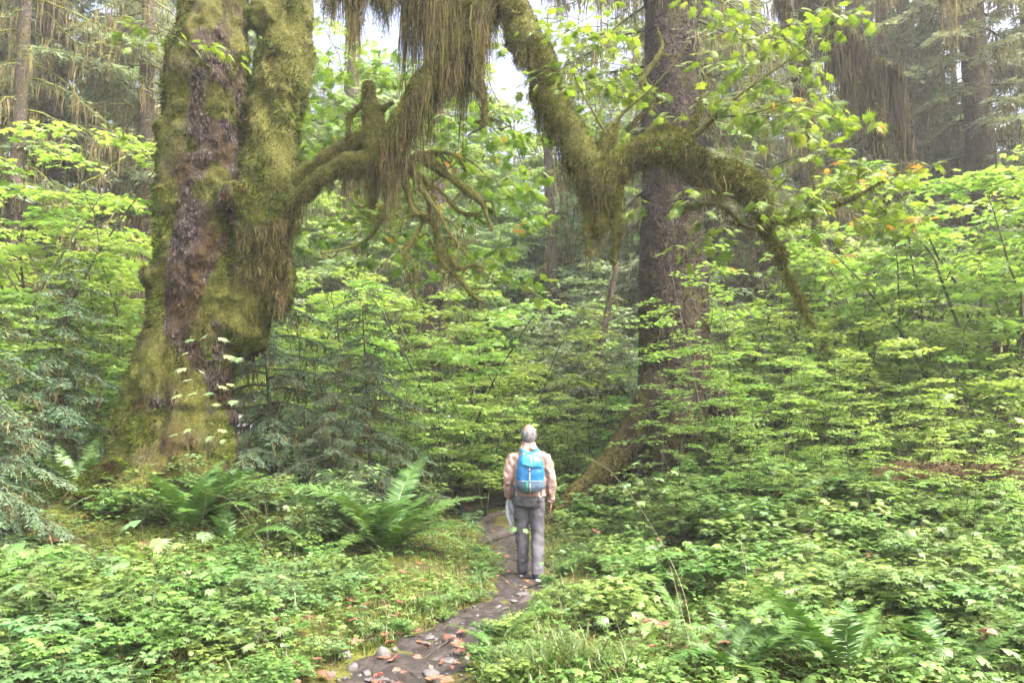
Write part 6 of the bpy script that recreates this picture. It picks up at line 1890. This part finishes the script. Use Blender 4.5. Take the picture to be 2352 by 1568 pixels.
    # ---- the hat held in the hand
    hp = np.array([-.225, .05, .86])
    hat = empty('hat', F + hp * S, 0.25, S)
    tag(hat, 'crumpled pale grey hat dangling from the hiker\'s hand', 'hat')
    R = []
    for k, (z, w_, t_, x_) in enumerate([(.035, .020, .018, -.01), (0.0, .040, .025, -.005), (-.06, .052, .030, .012), (-.12, .058, .030, .03), (-.17, .045, .024, .035), (-.21, .030, .016, .028), (-.25, .022, .012, .025), (-.275, .008, .006, .024)]):
        R.append(ering((x_, 0, z), w_, t_, 24, 2.0))
    V, Q, T = loft(_resample(R, 26))
    n_ = vnormals(V, Q, T)
    V = V + n_ * (0.010 * fbm(V * np.array([16, 16, 9]), 2, 421))[:, None]
    crown = Geo().add(V, Q, T).build('hat_crown', M['hat'], hat, True)
    Geo().add(*ribbon([(-.022, -.030, .01), (-.014, -.037, -.05), (0.004, -.040, -.10), (0.018, -.036, -.135)], 0.026, 0.008, (1, 0, 0.2))).build('hat_band', M['hat_dark'], hat, True)
    Geo().add(*ribbon([(-.03, -.012, -.03), (-.035, -.02, -.10), (-.022, -.025, -.17), (0.0, -.025, -.22), (.012, -.02, -.262)], 0.032, 0.010, (1, 0.3, 0))).build('brim', M['hat'], hat, True)

def _resample(R, n):
    R = np.array(R)
    k = R.shape[1]
    return _cat(R.reshape(len(R), -1), n).reshape(n, k, 3)

build_person()

# ------------------------------------------------------------------ damp air
def build_haze():
    m, nt, out = new_mat('damp_air')
    v = N(nt, 'ShaderNodeVolumePrincipled')
    v.inputs['Color'].default_value = (0.93, 0.97, 0.95, 1)
    v.inputs['Density'].default_value = HAZE
    v.inputs['Anisotropy'].default_value = 0.3
    nt.links.new(v.outputs[0], out.inputs['Volume'])
    x0, x1, y0, y1, z0, z1 = -310, 310, -70, 410, -1.8, 36
    V = np.array([(x, y, z) for z in (z0, z1) for y in (y0, y1) for x in (x0, x1)])
    Q = np.array([(0, 2, 3, 1), (4, 5, 7, 6), (0, 1, 5, 4), (2, 6, 7, 3), (0, 4, 6, 2), (1, 3, 7, 5)])
    o = Geo().add(V, Q).build('haze', m)
    kind(o, 'stuff')
HAZE = 0.0018
build_haze()

# ------------------------------------------------------------------ labels: things of one phrase are told apart by their order across the view
ORD = 'first second third fourth fifth sixth seventh eighth ninth tenth eleventh twelfth thirteenth fourteenth fifteenth sixteenth'.split()
def finish_labels():
    by = {}
    for o, lab, at in LABELLED:
        by.setdefault(lab, []).append(o)
    for lab, os_ in by.items():
        n = len(os_)
        if n < 2:
            continue
        rows = max(1, math.ceil(n / 14))
        os_.sort(key=lambda o: o.location[1])
        per = math.ceil(n / rows)
        for r in range(rows):
            part = sorted(os_[r * per:(r + 1) * per], key=lambda o: to_px(o.location)[0])
            for k, o in enumerate(part):
                o['label'] = lab + (', ' + ORD[r] + ' row back' if rows > 1 else '') + ', ' + ORD[k] + ' from the left'
finish_labels()
